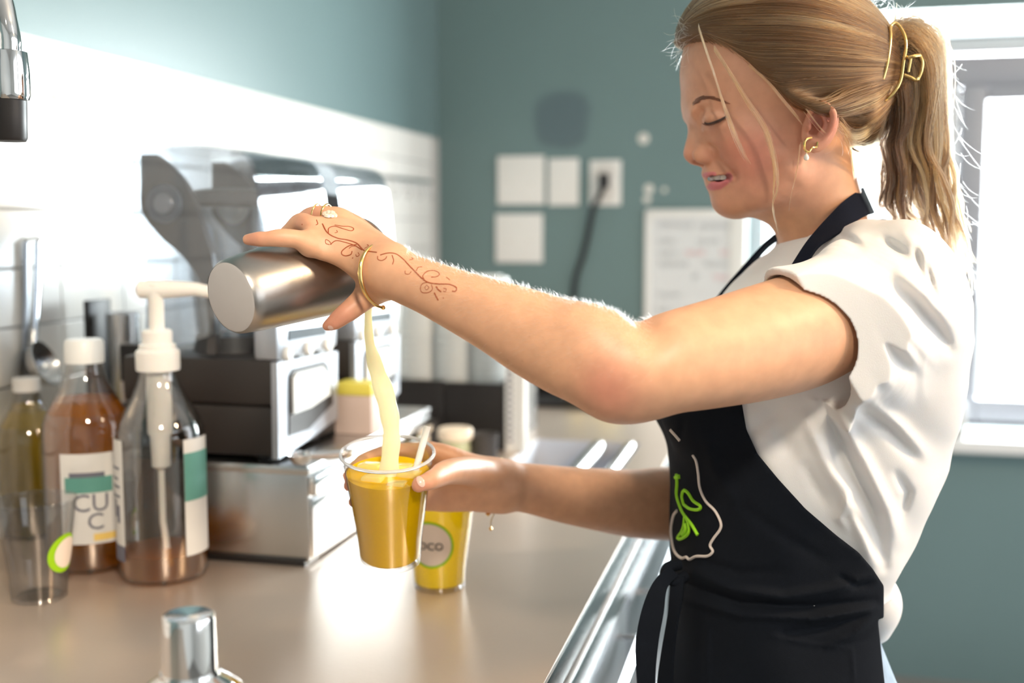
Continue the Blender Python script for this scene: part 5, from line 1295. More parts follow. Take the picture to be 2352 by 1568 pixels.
# apron ties: knot at the front and two hanging bands
kn = [(1552, 1300, 1.14), (1535, 1312, 1.125), (1545, 1330, 1.122), (1560, 1318, 1.13)]
MB().tube([fr(*q) for q in spline([(1560, 1296, 1.135), (1536, 1303, 1.128), (1530, 1322, 1.124), (1552, 1334, 1.122), (1574, 1322, 1.13)], 5)], [0.006] * 21, 10).build('tie_knot', m_apron, person, True, org=PR)
strip('apron_tie', [fr(*q) for q in ((1536, 1300, 1.12), (1500, 1338, 1.105), (1474, 1400, 1.10), (1460, 1480, 1.10), (1464, 1580, 1.10), (1470, 1700, 1.10))],
      [fr(*q) for q in ((1556, 1322, 1.12), (1532, 1352, 1.10), (1524, 1410, 1.095), (1512, 1480, 1.095), (1505, 1570, 1.095), (1512, 1700, 1.095))], m_apron)
strip('apron_tie', [fr(*q) for q in ((1540, 1318, 1.125), (1540, 1360, 1.12), (1534, 1420, 1.118), (1520, 1500, 1.118), (1510, 1580, 1.118), (1508, 1720, 1.118))],
      [fr(*q) for q in ((1572, 1322, 1.12), (1568, 1370, 1.112), (1556, 1430, 1.108), (1548, 1500, 1.108), (1545, 1580, 1.108), (1548, 1720, 1.108))], m_apron)
# waist tie at the back end
strip('waist_tie', [fr(*q) for q in ((1920, 1335, 1.068), (1975, 1328, 1.095), (2008, 1322, 1.14), (2014, 1322, 1.2))], [fr(*q) for q in ((1920, 1392, 1.066), (1975, 1390, 1.09), (2010, 1384, 1.135), (2018, 1380, 1.2))], m_apron)
# printed emblem on the bib
m_print = mat('cream_print', (0.66, 0.58, 0.53), rough=0.7, vary=0.05); m_lime = mat('lime_print', s2l(150, 215, 30), rough=0.6, vary=0.06)
def draw(bvh, pts, rpx, m, name, lift=0.0008, n=6, D=1.06, flat=0.35, parent=person, closed=False):
    P = spline(pts, n, closed) if len(pts) > 2 else [np.array(p, float) for p in pts]
    out, nr = [], []
    for p in P:
        h = cast(bvh, p[0], p[1], lift)
        if h is None: continue
        out.append(h[0]); nr.append(p[2] * mpp(h[0].y) if len(p) > 2 else rpx * mpp(h[0].y))
    if len(out) < 2: return None
    return out, nr
def draw_group(bvh, strokes, m, name, lift=0.0006):
    mb = MB()
    for st in strokes:
        r = draw(bvh, st[0], st[1], m, name, lift, n=6)
        if r: mb.tube(r[0], r[1], 6)
    if mb.v: return mb.build(name, m, person, True, org=PR)
draw_group(ab_, [([(1541, 986), (1552, 998), (1563, 1011)], 4)], m_print, 'emblem_line')
draw_group(ab_, [([(1592, 1044), (1600, 1058), (1605, 1085), (1609, 1120), (1622, 1150), (1643, 1172), (1656, 1198), (1655, 1215), (1640, 1236), (1632, 1252), (1638, 1266), (1626, 1276), (1600, 1277), (1585, 1284), (1577, 1279), (1566, 1281), (1553, 1270), (1546, 1248), (1543, 1215), (1548, 1185), (1556, 1172)], 3.6)], m_print, 'emblem_line')
draw_group(ab_, [([(1556, 1088), (1557, 1110), (1556, 1135), (1562, 1158), (1572, 1180), (1590, 1204), (1604, 1228)], 4.6), ([(1572, 1158), (1568, 1140), (1572, 1126), (1582, 1132), (1594, 1150), (1610, 1162), (1604, 1170), (1586, 1168), (1572, 1158)], 4.2),
                 ([(1574, 1182), (1582, 1200), (1584, 1218), (1578, 1230), (1564, 1237), (1558, 1234), (1566, 1222), (1572, 1205), (1574, 1186)], 4.2), ([(1576, 1200), (1577, 1215), (1570, 1228)], 6), ([(1553, 1096), (1562, 1094)], 5)], m_lime, 'emblem_sprout')
# ------------------------------------------------------------------ jeans, shoes
jl = [lv(1330, 1590, 1975, 0.120), lv(1400, 1585, 1985, 0.125), lv(1500, 1585, 2024, 0.136), lv(1568, 1585, 2052, 0.143), lv(1650, 1585, 2066, 0.146)]
Fj = Field(np.array([0.12, 0.98, 0.03]), np.array([0.47, 1.42, 1.06]), 0.006)
al = tuple(slice(0, n) for n in Fj.d.shape)
Fj.d[...] = np.maximum(torso_d(Fj, jl, al), jl[-1][3] - 0.02 - Fj.grid(al)[2]); Fj.d[...] = np.maximum(Fj.d, Fj.grid(al)[2] - jl[0][3])
zt_ = jl[-1][3]
Fj.chain([(0.305, 1.115, zt_ + 0.02, 0.078), (0.298, 1.118, 0.70, 0.076), (0.295, 1.12, 0.48, 0.064), (0.306, 1.12, 0.30, 0.058), (0.310, 1.12, 0.07, 0.050)], 0.02, both=True)
jv, jf = Fj.mesh(); np_mesh('jeans', smooth_mesh(jv, jf, 2, 0.4), jf, m_jeans)
for s in (-1, 1):
    y = D0 + s * 0.082
    mb = MB(); v = []
    Fq = Field(np.array([0.12, y - 0.06, -0.002]), np.array([0.38, y + 0.06, 0.14]), 0.005)
    Fq.chain([(0.335, y, 0.038, 0.036), (0.27, y, 0.036, 0.036), (0.19, y, 0.028, 0.040), (0.165, y, 0.026, 0.026)], 0.0, n=4); Fq.chain([(0.312, y, 0.05, 0.046), (0.312, y, 0.09, 0.044)], 0.02, n=1)
    q_ = tuple(slice(0, n) for n in Fq.d.shape); Fq.d[...] = np.maximum(Fq.d, -Fq.grid(q_)[2])
    qv, qf = Fq.mesh(); np_mesh('shoe', smooth_mesh(qv, qf, 1, 0.4), qf, m_shoe)
# white shirt tail hanging out at the back
Ft = Field(np.array(H(1960, 1490, 0)) - np.array([0, 0.11, 0]), np.array(H(2075, 1310, 0)) + np.array([0, 0.11, 0]), 0.0025)
Ft.chain([np.append(H(1995, 1335, 0.02), 0.020), np.append(H(2005, 1390, 0.03), 0.026), np.append(H(2008, 1440, 0.03), 0.018)], 0.0, both=True); Ft.chain([np.append(H(2004, 1380, 0.04), 0.024), np.append(H(2004, 1380, -0.04), 0.024)], 0.02, n=1)
tv_, tf_ = Ft.mesh(); np_mesh('shirt_tail', smooth_mesh(tv_, tf_, 2, 0.4), tf_, m_shirt)
# ------------------------------------------------------------------ teeth, lashes, brows
m_teeth = mat('teeth', (0.80, 0.76, 0.70), rough=0.2, vary=0.03, sss=0.2)
tq = [m_in(Fh.mouth[4], 0.0062), m_in(Fh.mouth[3], 0.0066), m_in(Fh.mouth[2], 0.0062), m_in(Fh.mouth[1], 0.0052)]
mid = H(1638, 406)
arch = [np.array([q[0], q[1], q[2]]) for q in tq] + [mid]
arch = arch + [mir(q) for q in arch[:-1][::-1]]
AR = spline([(a[0], a[1]) for a in arch], 4); zt0 = float(H(1640, 397)[2]); zt1 = float(H(1640, 415)[2])
mb = MB()
seg = np.cumsum([0] + [float(np.linalg.norm(b - a)) for a, b in zip(AR[:-1], AR[1:])])
wid = [0.0066, 0.0062, 0.0068, 0.0080]
cen = seg[-1] / 2; marks = [0]; 
for w_ in wid: marks.append(marks[-1] + w_)
def arc_at(s_):
    return np.array([np.interp(s_, seg, [p[i] for p in AR]) for i in (0, 1)])
for sgn in (-1, 1):
    for a, b2_ in zip(marks[:-1], marks[1:]):
        p = [arc_at(cen + sgn * q) for q in (a + 0.0002, (a + b2_) / 2, b2_ - 0.0002)]
        if b2_ > cen: continue
        v = []
        inw = np.array([0.0035, 0.0])
        for q, dz in ((p[0], 0.0004), (p[1] - np.array([0.0005, 0]), 0), (p[2], 0.0006)):
            for zz in (zt0, zt1 + dz): v.append((q[0], q[1], zz)); v.append((q[0] + inw[0], q[1] - (q[1] - D0) * 0.15, zz))
        f = []
        for i in range(2):
            A_, B_ = 4 * i, 4 * i + 4
            f += [(A_, B_, B_ + 2, A_ + 2), (A_ + 1, A_ + 3, B_ + 3, B_ + 1), (A_, A_ + 1, B_ + 1, B_), (A_ + 2, B_ + 2, B_ + 3, A_ + 3)]
        f += [(0, 2, 3, 1), (8, 9, 11, 10)]
        mb.add(v, f)
mb.build('teeth', m_teeth, person, False, org=PR)

Fm = Field(H(1630, 430) - np.array([0, 0.03, 0.0]), H(1705, 390) + np.array([0, 0.03, 0.0]), 0.0014)
Fm.ell(H(1672, 412), (0.0150, 0.0200, 0.0052), 0.0); mv_, mf_ = Fm.mesh(); np_mesh('tongue', mv_, mf_, mat('mouth_red', (0.34, 0.075, 0.07), rough=0.35, vary=0.1))
def hair_mat(name, c0, c1, c2, rough=0.28, radial=0.3):
    m = bpy.data.materials.new(name); m.use_nodes = True; nt = m.node_tree; nt.nodes.remove(nt.nodes['Principled BSDF'])
    h = nd(nt, 'ShaderNodeBsdfHairPrincipled'); h.model = 'CHIANG'; h.parametrization = 'COLOR'
    h.inputs['Roughness'].default_value = rough; h.inputs['Radial Roughness'].default_value = radial; h.inputs['IOR'].default_value = 1.5
    hi = nd(nt, 'ShaderNodeHairInfo'); r = nd(nt, 'ShaderNodeValToRGB')
    e = r.color_ramp.elements; e[0].color = (*c0, 1); e[1].color = (*c2, 1); n_ = e.new(0.5); n_.color = (*c1, 1)
    nt.links.new(hi.outputs['Random'], r.inputs['Fac']); nt.links.new(r.outputs['Color'], h.inputs['Color'])
    nt.links.new(h.outputs[0], nt.nodes['Material Output'].inputs['Surface']); return m
m_hair = hair_mat('blond_hair', (0.13, 0.064, 0.025), (0.21, 0.112, 0.044), (0.34, 0.195, 0.080))
m_hairdark = hair_mat('brown_blond_hair', (0.055, 0.026, 0.012), (0.092, 0.045, 0.020), (0.16, 0.083, 0.036))
m_hairdeep = hair_mat('deep_brown_hair', (0.016, 0.008, 0.005), (0.030, 0.015, 0.009), (0.055, 0.028, 0.014))
m_lock = hair_mat('lock_hair', (0.26, 0.125, 0.042), (0.34, 0.18, 0.065), (0.44, 0.25, 0.10))
m_hairlight = hair_mat('light_hair', (0.34, 0.19, 0.072), (0.44, 0.26, 0.105), (0.56, 0.36, 0.17))
m_fuzz = hair_mat('arm_down', (0.80, 0.70, 0.56), (0.86, 0.78, 0.66), (0.92, 0.86, 0.76), 0.3)
m_brow = hair_mat('brow_hair', (0.045, 0.022, 0.014), (0.065, 0.034, 0.022), (0.10, 0.055, 0.035))
m_lash = hair_mat('lash_hair', (0.03, 0.02, 0.018), (0.04, 0.028, 0.022), (0.05, 0.035, 0.03))
def strands(name, curves, radii, m, kind='stuff', parent=person):
    """curves: (k, n, 3) array in the frame; radii: (n,) along each strand"""
    cv = np.asarray(curves, np.float32); k, n = cv.shape[:2]
    hc = bpy.data.hair_curves.new(name); hc.add_curves([n] * k)
    hc.points.foreach_set('position', (cv - np.array(PR, np.float32)).ravel())
    ra = hc.attributes.get('radius') or hc.attributes.new('radius', 'FLOAT', 'POINT')
    rr = np.tile(np.asarray(radii, np.float32), k) if np.ndim(radii) == 1 else np.asarray(radii, np.float32).ravel()
    ra.data.foreach_set('value', rr)
    hc.materials.append(m)
    o = bpy.data.objects.new(name, hc); COL.objects.link(o); o.parent = parent
    if kind: o['kind'] = kind
    return o
def resample(P, n):
    P = np.asarray(P, float); s_ = np.r_[0, np.cumsum(np.linalg.norm(np.diff(P, axis=0), axis=1))]
    return np.stack([np.interp(np.linspace(0, s_[-1], n), s_, P[:, i]) for i in range(3)], 1)
hr = np.random.default_rng(11)
body_bvh = BVHTree.FromPolygons([Vector(p) for p in hv], hf)
arm_bvh = BVHTree.FromPolygons([Vector(p) for p in av], af)
def on_face(px, py, off=0.0):
    h = cast(body_bvh, px, py, off); return None if h is None else np.array(h[0])
# brow
bp_ = spline([(1592, 239), (1599, 230), (1612, 224), (1630, 224), (1648, 229), (1668, 238)], 10); cs_ = []
for i in range(760):
    t = hr.uniform(0, 0.95); q = bp_[int(t * (len(bp_) - 1))]; th_ = (3.0 if t < 0.55 else 3.0 * (1 - t) / 0.45 + 0.5); dx = 13 + 4 * hr.random(); dy = (-8 if t < 0.3 else 1 if t < 0.6 else 4)
    a = (q[0] + hr.normal(0, 0.8), q[1] + hr.uniform(-th_, th_)); pts_ = [on_face(a[0] + dx * u, a[1] + dy * u * (1 - 0.3 * u), 0.0003 + 0.0004 * u) for u in (0, 0.33, 0.66, 1)]
    if any(p is None for p in pts_): continue
    cs_.append(pts_)
strands('eyebrow', cs_, [0.00024, 0.00024, 0.00018, 0.00006], m_brow)
# lash line and lashes
lp_ = spline([(1619, 281.5), (1628, 283.5), (1640, 281), (1652, 276.5), (1662, 271), (1669, 266)], 8)
pts_ = [on_face(q[0], q[1], 0.0002) for q in lp_]; pts_ = [p for p in pts_ if p is not None]
MB().tube(pts_, [0.0004 + 0.0010 * sin(pi * min(1, 0.12 + 0.85 * i / (len(pts_) - 1))) for i in range(len(pts_))], 8).build('lash_line', mat('lash_dark', (0.07, 0.045, 0.04), rough=0.6, vary=0.1), person, True, org=PR)
cs_ = []
for i in range(150):
    t = hr.uniform(0.02, 0.98); q = lp_[int(t * (len(lp_) - 1))]; p = on_face(q[0], q[1], 0.0004)
    if p is None: continue
    L = 0.0085 * (0.6 + 0.5 * sin(pi * t)); dirv = np.array([-0.75 + 0.75 * t + hr.normal(0, 0.08), -0.62, -0.52 + hr.normal(0, 0.06)]); dirv /= np.linalg.norm(dirv)
    cs_.append([p + dirv * L * u + np.array([0, 0, 0.0022]) * u * u for u in (0, 0.35, 0.7, 1)])
strands('eyelashes', cs_, [0.00016, 0.00014, 0.0001, 0.00003], m_lash)

# ------------------------------------------------------------------ hair swept back to the clip
HPOLY = [(1540, 112), (1584, 104), (1612, 112), (1645, 130), (1690, 168), (1735, 216), (1775, 252), (1825, 280), (1870, 284), (1912, 286), (1934, 300), (1948, 340), (1964, 356), (1992, 352), (2040, 300), (2110, 230), (2110, -260), (1480, -260), (1500, 60)]
def hair_field(h=0.0022):
    F = Field(H(1520, -95, 0) - np.array([0, 0.11, 0.0]), H(2100, -95, 0) + np.array([0, 0.11, 0.0]), h)
    lo = np.array([H(1520, 0)[0], D0 - 0.11, H(1800, 380)[2]]); hi = np.array([H(2100, 0)[0], D0 + 0.11, H(1800, -120)[2]])
    F = Field(lo, hi, h)
    F.ell(H(1792, 142), (0.1015, 0.0795, 0.0960), 0.0, rot=-12)
    F.ell(H(1925, 180), (0.060, 0.058, 0.066), 0.03)
    F.ell(H(1640, 90), (0.035, 0.052, 0.040), 0.03)
    F.ell(H(1955, 285), (0.028, 0.045, 0.028), 0.02)
    F.chain([np.append(H(1800, 228, 0.0735), 0.008), np.append(H(1852, 246, 0.0800), 0.0090), np.append(H(1905, 254, 0.0795), 0.0090), np.append(H(1985, 220, 0.055), 0.010)], 0.016, both=True)
    al = tuple(slice(0, n) for n in F.d.shape); X, Y, Z = F.grid(al)
    PX, PY = proj(np.stack(np.broadcast_arrays(X, np.float32(D0) + 0 * Y, Z), -1))
    pd = poly_d(PX, PY, HPOLY) * mpp(D0)
    k = 0.010; hh = np.maximum(k - np.abs(F.d - pd), 0) / k; F.d = (np.maximum(F.d, pd) + hh * hh * k * 0.25).astype(np.float32)
    return F
Fc = hair_field(); cvv, cf = Fc.mesh(); cvv = smooth_mesh(cvv, cf, 3, 0.5)
m_scalp = mat('hair_mass', (0.13, 0.070, 0.030), rough=0.55, vary=0.35, scale=60)
np_mesh('hair_base', cvv, cf, m_scalp)
cap_bvh = BVHTree.FromPolygons([Vector(p) for p in cvv], cf)
T0 = np.array(H(2050, 165, 0.0))
tris = np.array([q[:3] for q in cf]); fc = cvv[tris].mean(1)
PXc, PYc = proj(fc.astype(np.float32)); hd = -poly_d(PXc.astype(np.float32), PYc.astype(np.float32), HPOLY)
near = fc[:, 1] < D0 + 0.02
edge = np.where(near & (hd < 16) & (hd > 2) & (PXc < 1960))[0]; allf = np.where(near)[0]; farf = np.where(~near)[0]
roots = np.concatenate([fc[hr.choice(edge, 5200)], fc[hr.choice(allf, 4600)], fc[hr.choice(farf, 1500)]])
roots = roots + hr.normal(0, 0.0012, roots.shape)
C0_ = Vector(H(1815, 190)); outw = lambda q: Vector(((q.x - C0_.x) * 0.55, (q.y - C0_.y) * 1.7, (q.z - C0_.z) * 0.55)).normalized()
NS = 22; out = []; cls_ = []
for p in roots:
    p = Vector(p); o_ = outw(p)
    h0_ = cap_bvh.ray_cast(p + o_ * 0.10, -o_)
    if h0_[0] is None or (h0_[0] - p).length > 0.008: continue
    tgt = Vector(T0) + Vector((0, (p.y - D0) * 0.42, (p.z - T0[2]) * 0.30)); path = []
    ang = atan2(p.z - T0[2], T0[0] - p.x) * 9 + (p.y - D0) * 60
    lift = 0.0008 + 0.0026 * (0.5 + 0.5 * noise.noise(Vector((ang, (p.y) * 30, 0.0)))) + abs(hr.normal(0, 0.0006))
    n_ = NS
    tone = 0.9 * noise.noise(Vector((ang * 0.85, p.y * 22, 3.0))) + 0.6 * noise.noise(Vector((ang * 2.6, p.y * 50, 8.0))) + hr.normal(0, 0.16)
    cls_.append(0 if tone < 0.10 else 1 if tone < 0.40 else 2)
    cur, nn = h0_[0], h0_[1]
    if nn.dot(o_) < 0: nn = -nn
    for k in range(n_):
        path.append(cur + nn * (lift * min(1, 0.25 + 3 * k / (n_ - 1))))
        rem = tgt - cur; dt = rem - nn * rem.dot(nn)
        if dt.length < 1e-5: continue
        h = cap_bvh.find_nearest(cur + dt.normalized() * (rem.length / max(1, n_ - 1 - k)) + nn * 0.002)
        n2_ = h[1] if h[1].dot(nn) > 0 else -h[1]
        cur, nn = h[0], n2_
    P = np.array(path)
    P[1:-1] = (P[:-2] + 2 * P[1:-1] + P[2:]) / 4
    out.append(resample(P, NS))
rad = np.r_[0.00008, np.full(NS - 2, 0.00019), 0.00012]
out = np.array(out); cls = np.array(cls_)
for k_, mm_ in enumerate((m_hairdark, m_hair, m_hairlight)):
    if (cls == k_).any(): strands('hair', out[cls == k_], rad, mm_)

# ------------------------------------------------------------------ ponytail
pony = [[], [], [], []]
for g in range(84):
    u = hr.random() ** 0.8; w0 = hr.uniform(-0.028, 0.034)
    y0 = 235 - 150 * u + hr.normal(0, 10); ax_ = 2048 + 100 * u + hr.normal(0, 6); ay = 232 - 150 * u + hr.normal(0, 8)
    x3 = 2028 + 150 * u + hr.normal(0, 8); x4 = 2030 + 168 * u + hr.normal(0, 12); xb = 2050 + 180 * u + hr.normal(0, 15); yb = 470 + 190 * u + hr.normal(0, 55)
    ph = hr.uniform(0, 6.28); am = hr.uniform(5, 15); ctrl = []
    base_ = [(2030, y0 + 14, w0 * 0.8), (2030 + 0.45 * (ax_ - 2030), y0 - 14 - 22 * u, w0), (ax_, ay, w0 * 1.15), ((ax_ + x3) / 2 + 8, ay + 85, w0 * 1.25), (x3, 330, w0 * 1.3), ((x3 + x4) / 2, 400, w0 * 1.3), (x4, 470, w0 * 1.25), ((x4 + xb) / 2, (470 + yb) / 2, w0 * 1.2), (xb, yb, w0 * 1.1)]
    for i, (x, y, w) in enumerate(base_):
        wob = am * sin(ph + i * 1.9) * (i > 2) * min(1, (i - 2) / 2); ctrl.append(np.array(fr(x + wob, y, D0 - w)))
    G_ = resample(np.array(spline(ctrl, 6)), 34)
    ns = int(hr.uniform(30, 60)); r0 = hr.uniform(0.0032, 0.0050)
    tone = hr.normal(0, 0.45) + 1.1 * (u - 0.90) + (0.2 if w0 > 0.012 else -0.2)
    for s_ in range(ns):
        off = hr.normal(0, 1, 3) * r0; tw = hr.uniform(0, 6.28); t = np.linspace(0, 1, 34)[:, None]
        c = G_ + off * (1.0 - 0.72 * np.clip((t - 0.15) / 0.5, 0, 1)) + 0.0006 * np.sin(tw + 14 * t + off[0] * 900)
        cut = hr.uniform(0.80, 1.0); k_ = tone + hr.normal(0, 0.25)
        pony[3 if k_ < -0.45 else 0 if k_ < 0.05 else 1 if k_ < 0.6 else 2].append(resample(c[:max(6, int(34 * cut))], 30))
for k_, mm_ in enumerate((m_hairdark, m_hair, m_hairlight, m_hairdeep)):
    strands('ponytail', np.array(pony[k_]), np.r_[0.00014, np.full(24, 0.00017), np.linspace(0.00016, 0.00004, 5)], mm_)
# core of the ponytail near the clip so that it is not hollow
MB().tube([fr(2025, 165, D0), fr(2060, 140, D0), fr(2100, 140, D0), fr(2118, 200, D0), fr(2108, 270, D0), fr(2100, 320, D0)], [0.034, 0.034, 0.026, 0.020, 0.014, 0.004], 16).build('ponytail_core', mat('deep_hair_mass', (0.035, 0.018, 0.011), rough=0.6, vary=0.3, scale=60), person, True, org=PR)

# loose locks in front of the face and ear, and flyaway hairs
loose = []
def lock(path, n, spread, D_=None):
    for i in range(n):
        o = hr.normal(0, spread, 2); pts_ = []
        for (x, y, D) in spline(path, 6): pts_.append(np.array(fr(x + o[0] * (0.4 + 0.6 * sin((y + x) * 0.01)) , y + o[1], D)))
        c = resample(np.array(pts_), 24); k = int(24 * hr.uniform(0.75, 1.0)); loose.append(resample(c[:k], 24))
lock([(1604, 62, 1.13), (1618, 105, 1.128), (1640, 170, 1.126), (1664, 245, 1.124), (1690, 315, 1.122), (1712, 360, 1.122), (1730, 390, 1.124)], 60, 3.0)
lock([(1640, 110, 1.118), (1676, 165, 1.112), (1716, 232, 1.108), (1755, 290, 1.108), (1772, 340, 1.110), (1779, 390, 1.114), (1777, 440, 1.12), (1776, 475, 1.12), (1786, 505, 1.12)], 55, 3.0)
lock([(1720, 150, 1.108), (1765, 190, 1.104), (1800, 232, 1.102), (1830, 268, 1.102), (1852, 298, 1.104)], 22, 1.6)
lock([(1838, 330, 1.112), (1834, 370, 1.115), (1824, 420, 1.12), (1814, 465, 1.122), (1812, 490, 1.122)], 9, 2.2)
lock([(1760, 300, 1.106), (1780, 370, 1.108), (1786, 430, 1.112), (1774, 470, 1.115), (1784, 520, 1.118), (1792, 545, 1.118)], 12, 3.5)
lock([(1850, 250, 1.110), (1880, 290, 1.112), (1900, 310, 1.114)], 6, 3)
lock([(1930, 280, 1.125), (1960, 310, 1.14), (1995, 300, 1.15), (2025, 262, 1.15)], 40, 9)
lock([(1940, 310, 1.135), (1955, 350, 1.15), (1962, 400, 1.17), (1960, 430, 1.18)], 22, 8)
lock([(1950, 330, 1.15), (1990, 345, 1.16), (2020, 320, 1.16), (2040, 250, 1.16)], 40, 9)
strands('loose_locks', np.array(loose), np.r_[0.00012, np.full(18, 0.00018), np.linspace(0.00016, 0.00005, 5)], m_lock)
fly = []
def flyaway(x, y, dx, dy, L, curl, D, n, sp):
    for i in range(n):
        a = atan2(dy, dx) + hr.normal(0, 0.45); l_ = L * hr.uniform(0.4, 1.2); p = np.array([x + hr.normal(0, sp), y + hr.normal(0, sp)]); pts_ = []; c_ = curl * hr.normal(0, 1)
        Dd = D + hr.normal(0, 0.02)
        for k in range(10): pts_.append(np.array(fr(p[0], p[1], Dd))); p = p + np.array([cos(a), sin(a)]) * l_ / 10; a += c_ / 10
        fly.append(pts_)
flyaway(1585, 85, -1, 0.35, 70, 2.2, 1.18, 34, 14)
flyaway(1600, 60, -0.9, -0.5, 50, 2.2, 1.18, 26, 14)
flyaway(1572, 110, -0.5, 1, 55, 1.6, 1.19, 16, 8)
flyaway(2010, 20, 0.8, -0.6, 55, 1.2, 1.2, 22, 16)
flyaway(2065, 40, 0.1, -1, 45, 0.8, 1.2, 18, 10)
for yy in range(110, 640, 30): flyaway(2165 + (yy - 110) * 0.10, yy, 0.30, 0.95, 110, 0.9, 1.2, 3, 14)
flyaway(1985, 5, 0.6, -0.8, 60, 1.0, 1.18, 16, 20)
flyaway(1920, 300, 0.6, 0.6, 60, 1.5, 1.14, 14, 12)
strands('flyaway_hair', np.array(fly), np.r_[np.full(7, 0.00008), 0.00007, 0.00005, 0.00002], m_fuzz)
# spike of hair above the clip
spk = [[np.array(fr(2052 + hr.normal(0, 3), 60, 1.19)), np.array(fr(2056 + hr.normal(0, 2), 45, 1.19)), np.array(fr(2058 + hr.normal(0, 1), 30, 1.19)), np.array(fr(2060, 14 + hr.normal(0, 4), 1.19))] for i in range(40)]
strands('hair_tuft', np.array(spk), [0.0002, 0.0002, 0.00015, 0.00004], m_hair)
# fine down on the left arm
nv = np.array([ (0, 0, 0) ]); fz = []
me_ = body.data; ia = np.arange(len(hv), len(hv) + len(av))
nrm_ = np.empty(len(me_.vertices) * 3, np.float32); me_.vertices.foreach_get('normal', nrm_); nrm_ = nrm_.reshape(-1, 3)[ia]
apx, apy = proj(av.astype(np.float32))
wgt = ((apx > 930) & (apx < 1500) & (nrm_[:, 1] < 0.35)).astype(float) * np.clip(nrm_[:, 2] + 0.35, 0.03, 1.0) ** 1.5
ch = hr.choice(len(av), 2300, p=wgt / wgt.sum())
for i in ch:
    p = av[i]; n = nrm_[i]; d = n * 0.75 + np.array([-0.5 + hr.normal(0, 0.35), hr.normal(0, 0.25), -0.1 + hr.normal(0, 0.2)]); d /= np.linalg.norm(d)
    L = hr.uniform(0.0025, 0.0075); b_ = np.array([-0.4, 0, -0.3]) * L
    fz.append([p, p + d * L * 0.4, p + d * L * 0.75 + b_ * 0.25, p + d * L + b_ * 0.6])
strands('arm_down', np.array(fz), [0.000045, 0.00004, 0.00003, 0.000015], m_fuzz)

# ------------------------------------------------------------------ jewellery
D_ = lambda pts: [fr(*q) for q in pts]
MB().tube([Vector(p) for p in spline(D_([(2017, 234, 1.158), (2038, 227, 1.150), (2057, 207, 1.148), (2069, 182, 1.148), (2075, 143, 1.150), (2081, 107, 1.154), (2077, 80, 1.158), (2064, 58, 1.162), (2053, 53, 1.162), (2046, 62, 1.160), (2046, 82, 1.154), (2043, 115, 1.148), (2036, 153, 1.143), (2028, 182, 1.142)]), 6)], 0.0017, 10).build('hair_clip', m_gold, person, True, org=PR)
MB().tube([Vector(p) for p in spline(D_([(2113, 127, 1.152), (2098, 129, 1.148), (2084, 132, 1.148)]), 4)], 0.0018, 8).tube(D_([(2092, 134, 1.150), (2086, 165, 1.152)]), 0.0016, 8) \
    .tube([Vector(p) for p in spline(D_([(2076, 172, 1.150), (2092, 178, 1.150), (2103, 184, 1.150), (2109, 178, 1.150)]), 4)], 0.0018, 8).tube([Vector(p) for p in spline(D_([(2113, 127, 1.152), (2119, 143, 1.152), (2116, 165, 1.152), (2108, 184, 1.150)]), 4)], 0.0016, 8).build('hair_clip_claw', m_gold, person, True, org=PR)
we = Fh.sw(1862, 322)
ed = D0 - we - 0.001
MB().tube([Vector(p) for p in spline(D_([(1864, 316, ed), (1852, 320, ed - 0.003), (1847, 331, ed - 0.005), (1849, 344, ed - 0.005), (1857, 349, ed - 0.004), (1864, 340, ed - 0.003), (1870, 339, ed - 0.002), (1876, 337, ed - 0.001), (1878, 326, ed)]), 5)], 0.0011, 8).build('earring', m_gold, person, True, org=PR)
m_pearl = mat('pearl', (0.85, 0.80, 0.74), rough=0.15, vary=0.03)
ep = fr(1852, 362, ed - 0.004)
MB().lathe([(0, -0.0030), (0.0020, -0.0022), (0.0027, 0.0), (0.0018, 0.0024), (0.0004, 0.0040), (0.0004, 0.0055), (0, 0.0055)], ep, 16).build('earring_pearl', m_pearl, person, True, org=PR)
MB().lathe([(0, -0.001), (0.0012, 0), (0, 0.001)], fr(1884, 311, ed + 0.001), 10, (0, 1, 0)).build('ear_stud', m_pearl, person, True, org=PR)
# ring on the ring finger
rc = Vector(N(750, 496, 1.075, 1)[:3]); ra_ = (Vector(fr(714, 496, 1.080)) - Vector(fr(782, 503, 1.070))).normalized()
e1 = ra_.orthogonal().normalized(); e2 = ra_.cross(e1); rr_ = 26.5 * mpp(1.075)
MB().tube([rc + e1 * cos(t) * rr_ + e2 * sin(t) * rr_ for t in np.linspace(0, 2 * pi, 33)[:-1]], 0.0012, 8, closed=True).build('ring', m_gold, person, True, org=PR)
gm = MB()
for (x, y) in ((748, 492), (756, 490), (764, 491), (769, 497), (752, 499), (760, 499)):
    h = cast(arm_bvh, x, y, 0.0008)
    if h: gm.lathe([(0, -0.0014), (0.0030, 0.0), (0.0022, 0.0020), (0, 0.0026)], h[0], 10, tuple(h[1]))
if gm.v: gm.build('ring_stones', mat('champagne_stone', (0.95, 0.82, 0.66), rough=0.08, vary=0.1, scale=200, metal=0.3), person, True, org=PR)
MB().tube([rc + ra_ * 0.010 + (e1 * cos(t) + e2 * sin(t)) * rr_ * 0.95 for t in np.linspace(0, 2 * pi, 29)[:-1]], 0.0009, 8, closed=True).build('thin_ring', m_gold, person, True, org=PR)
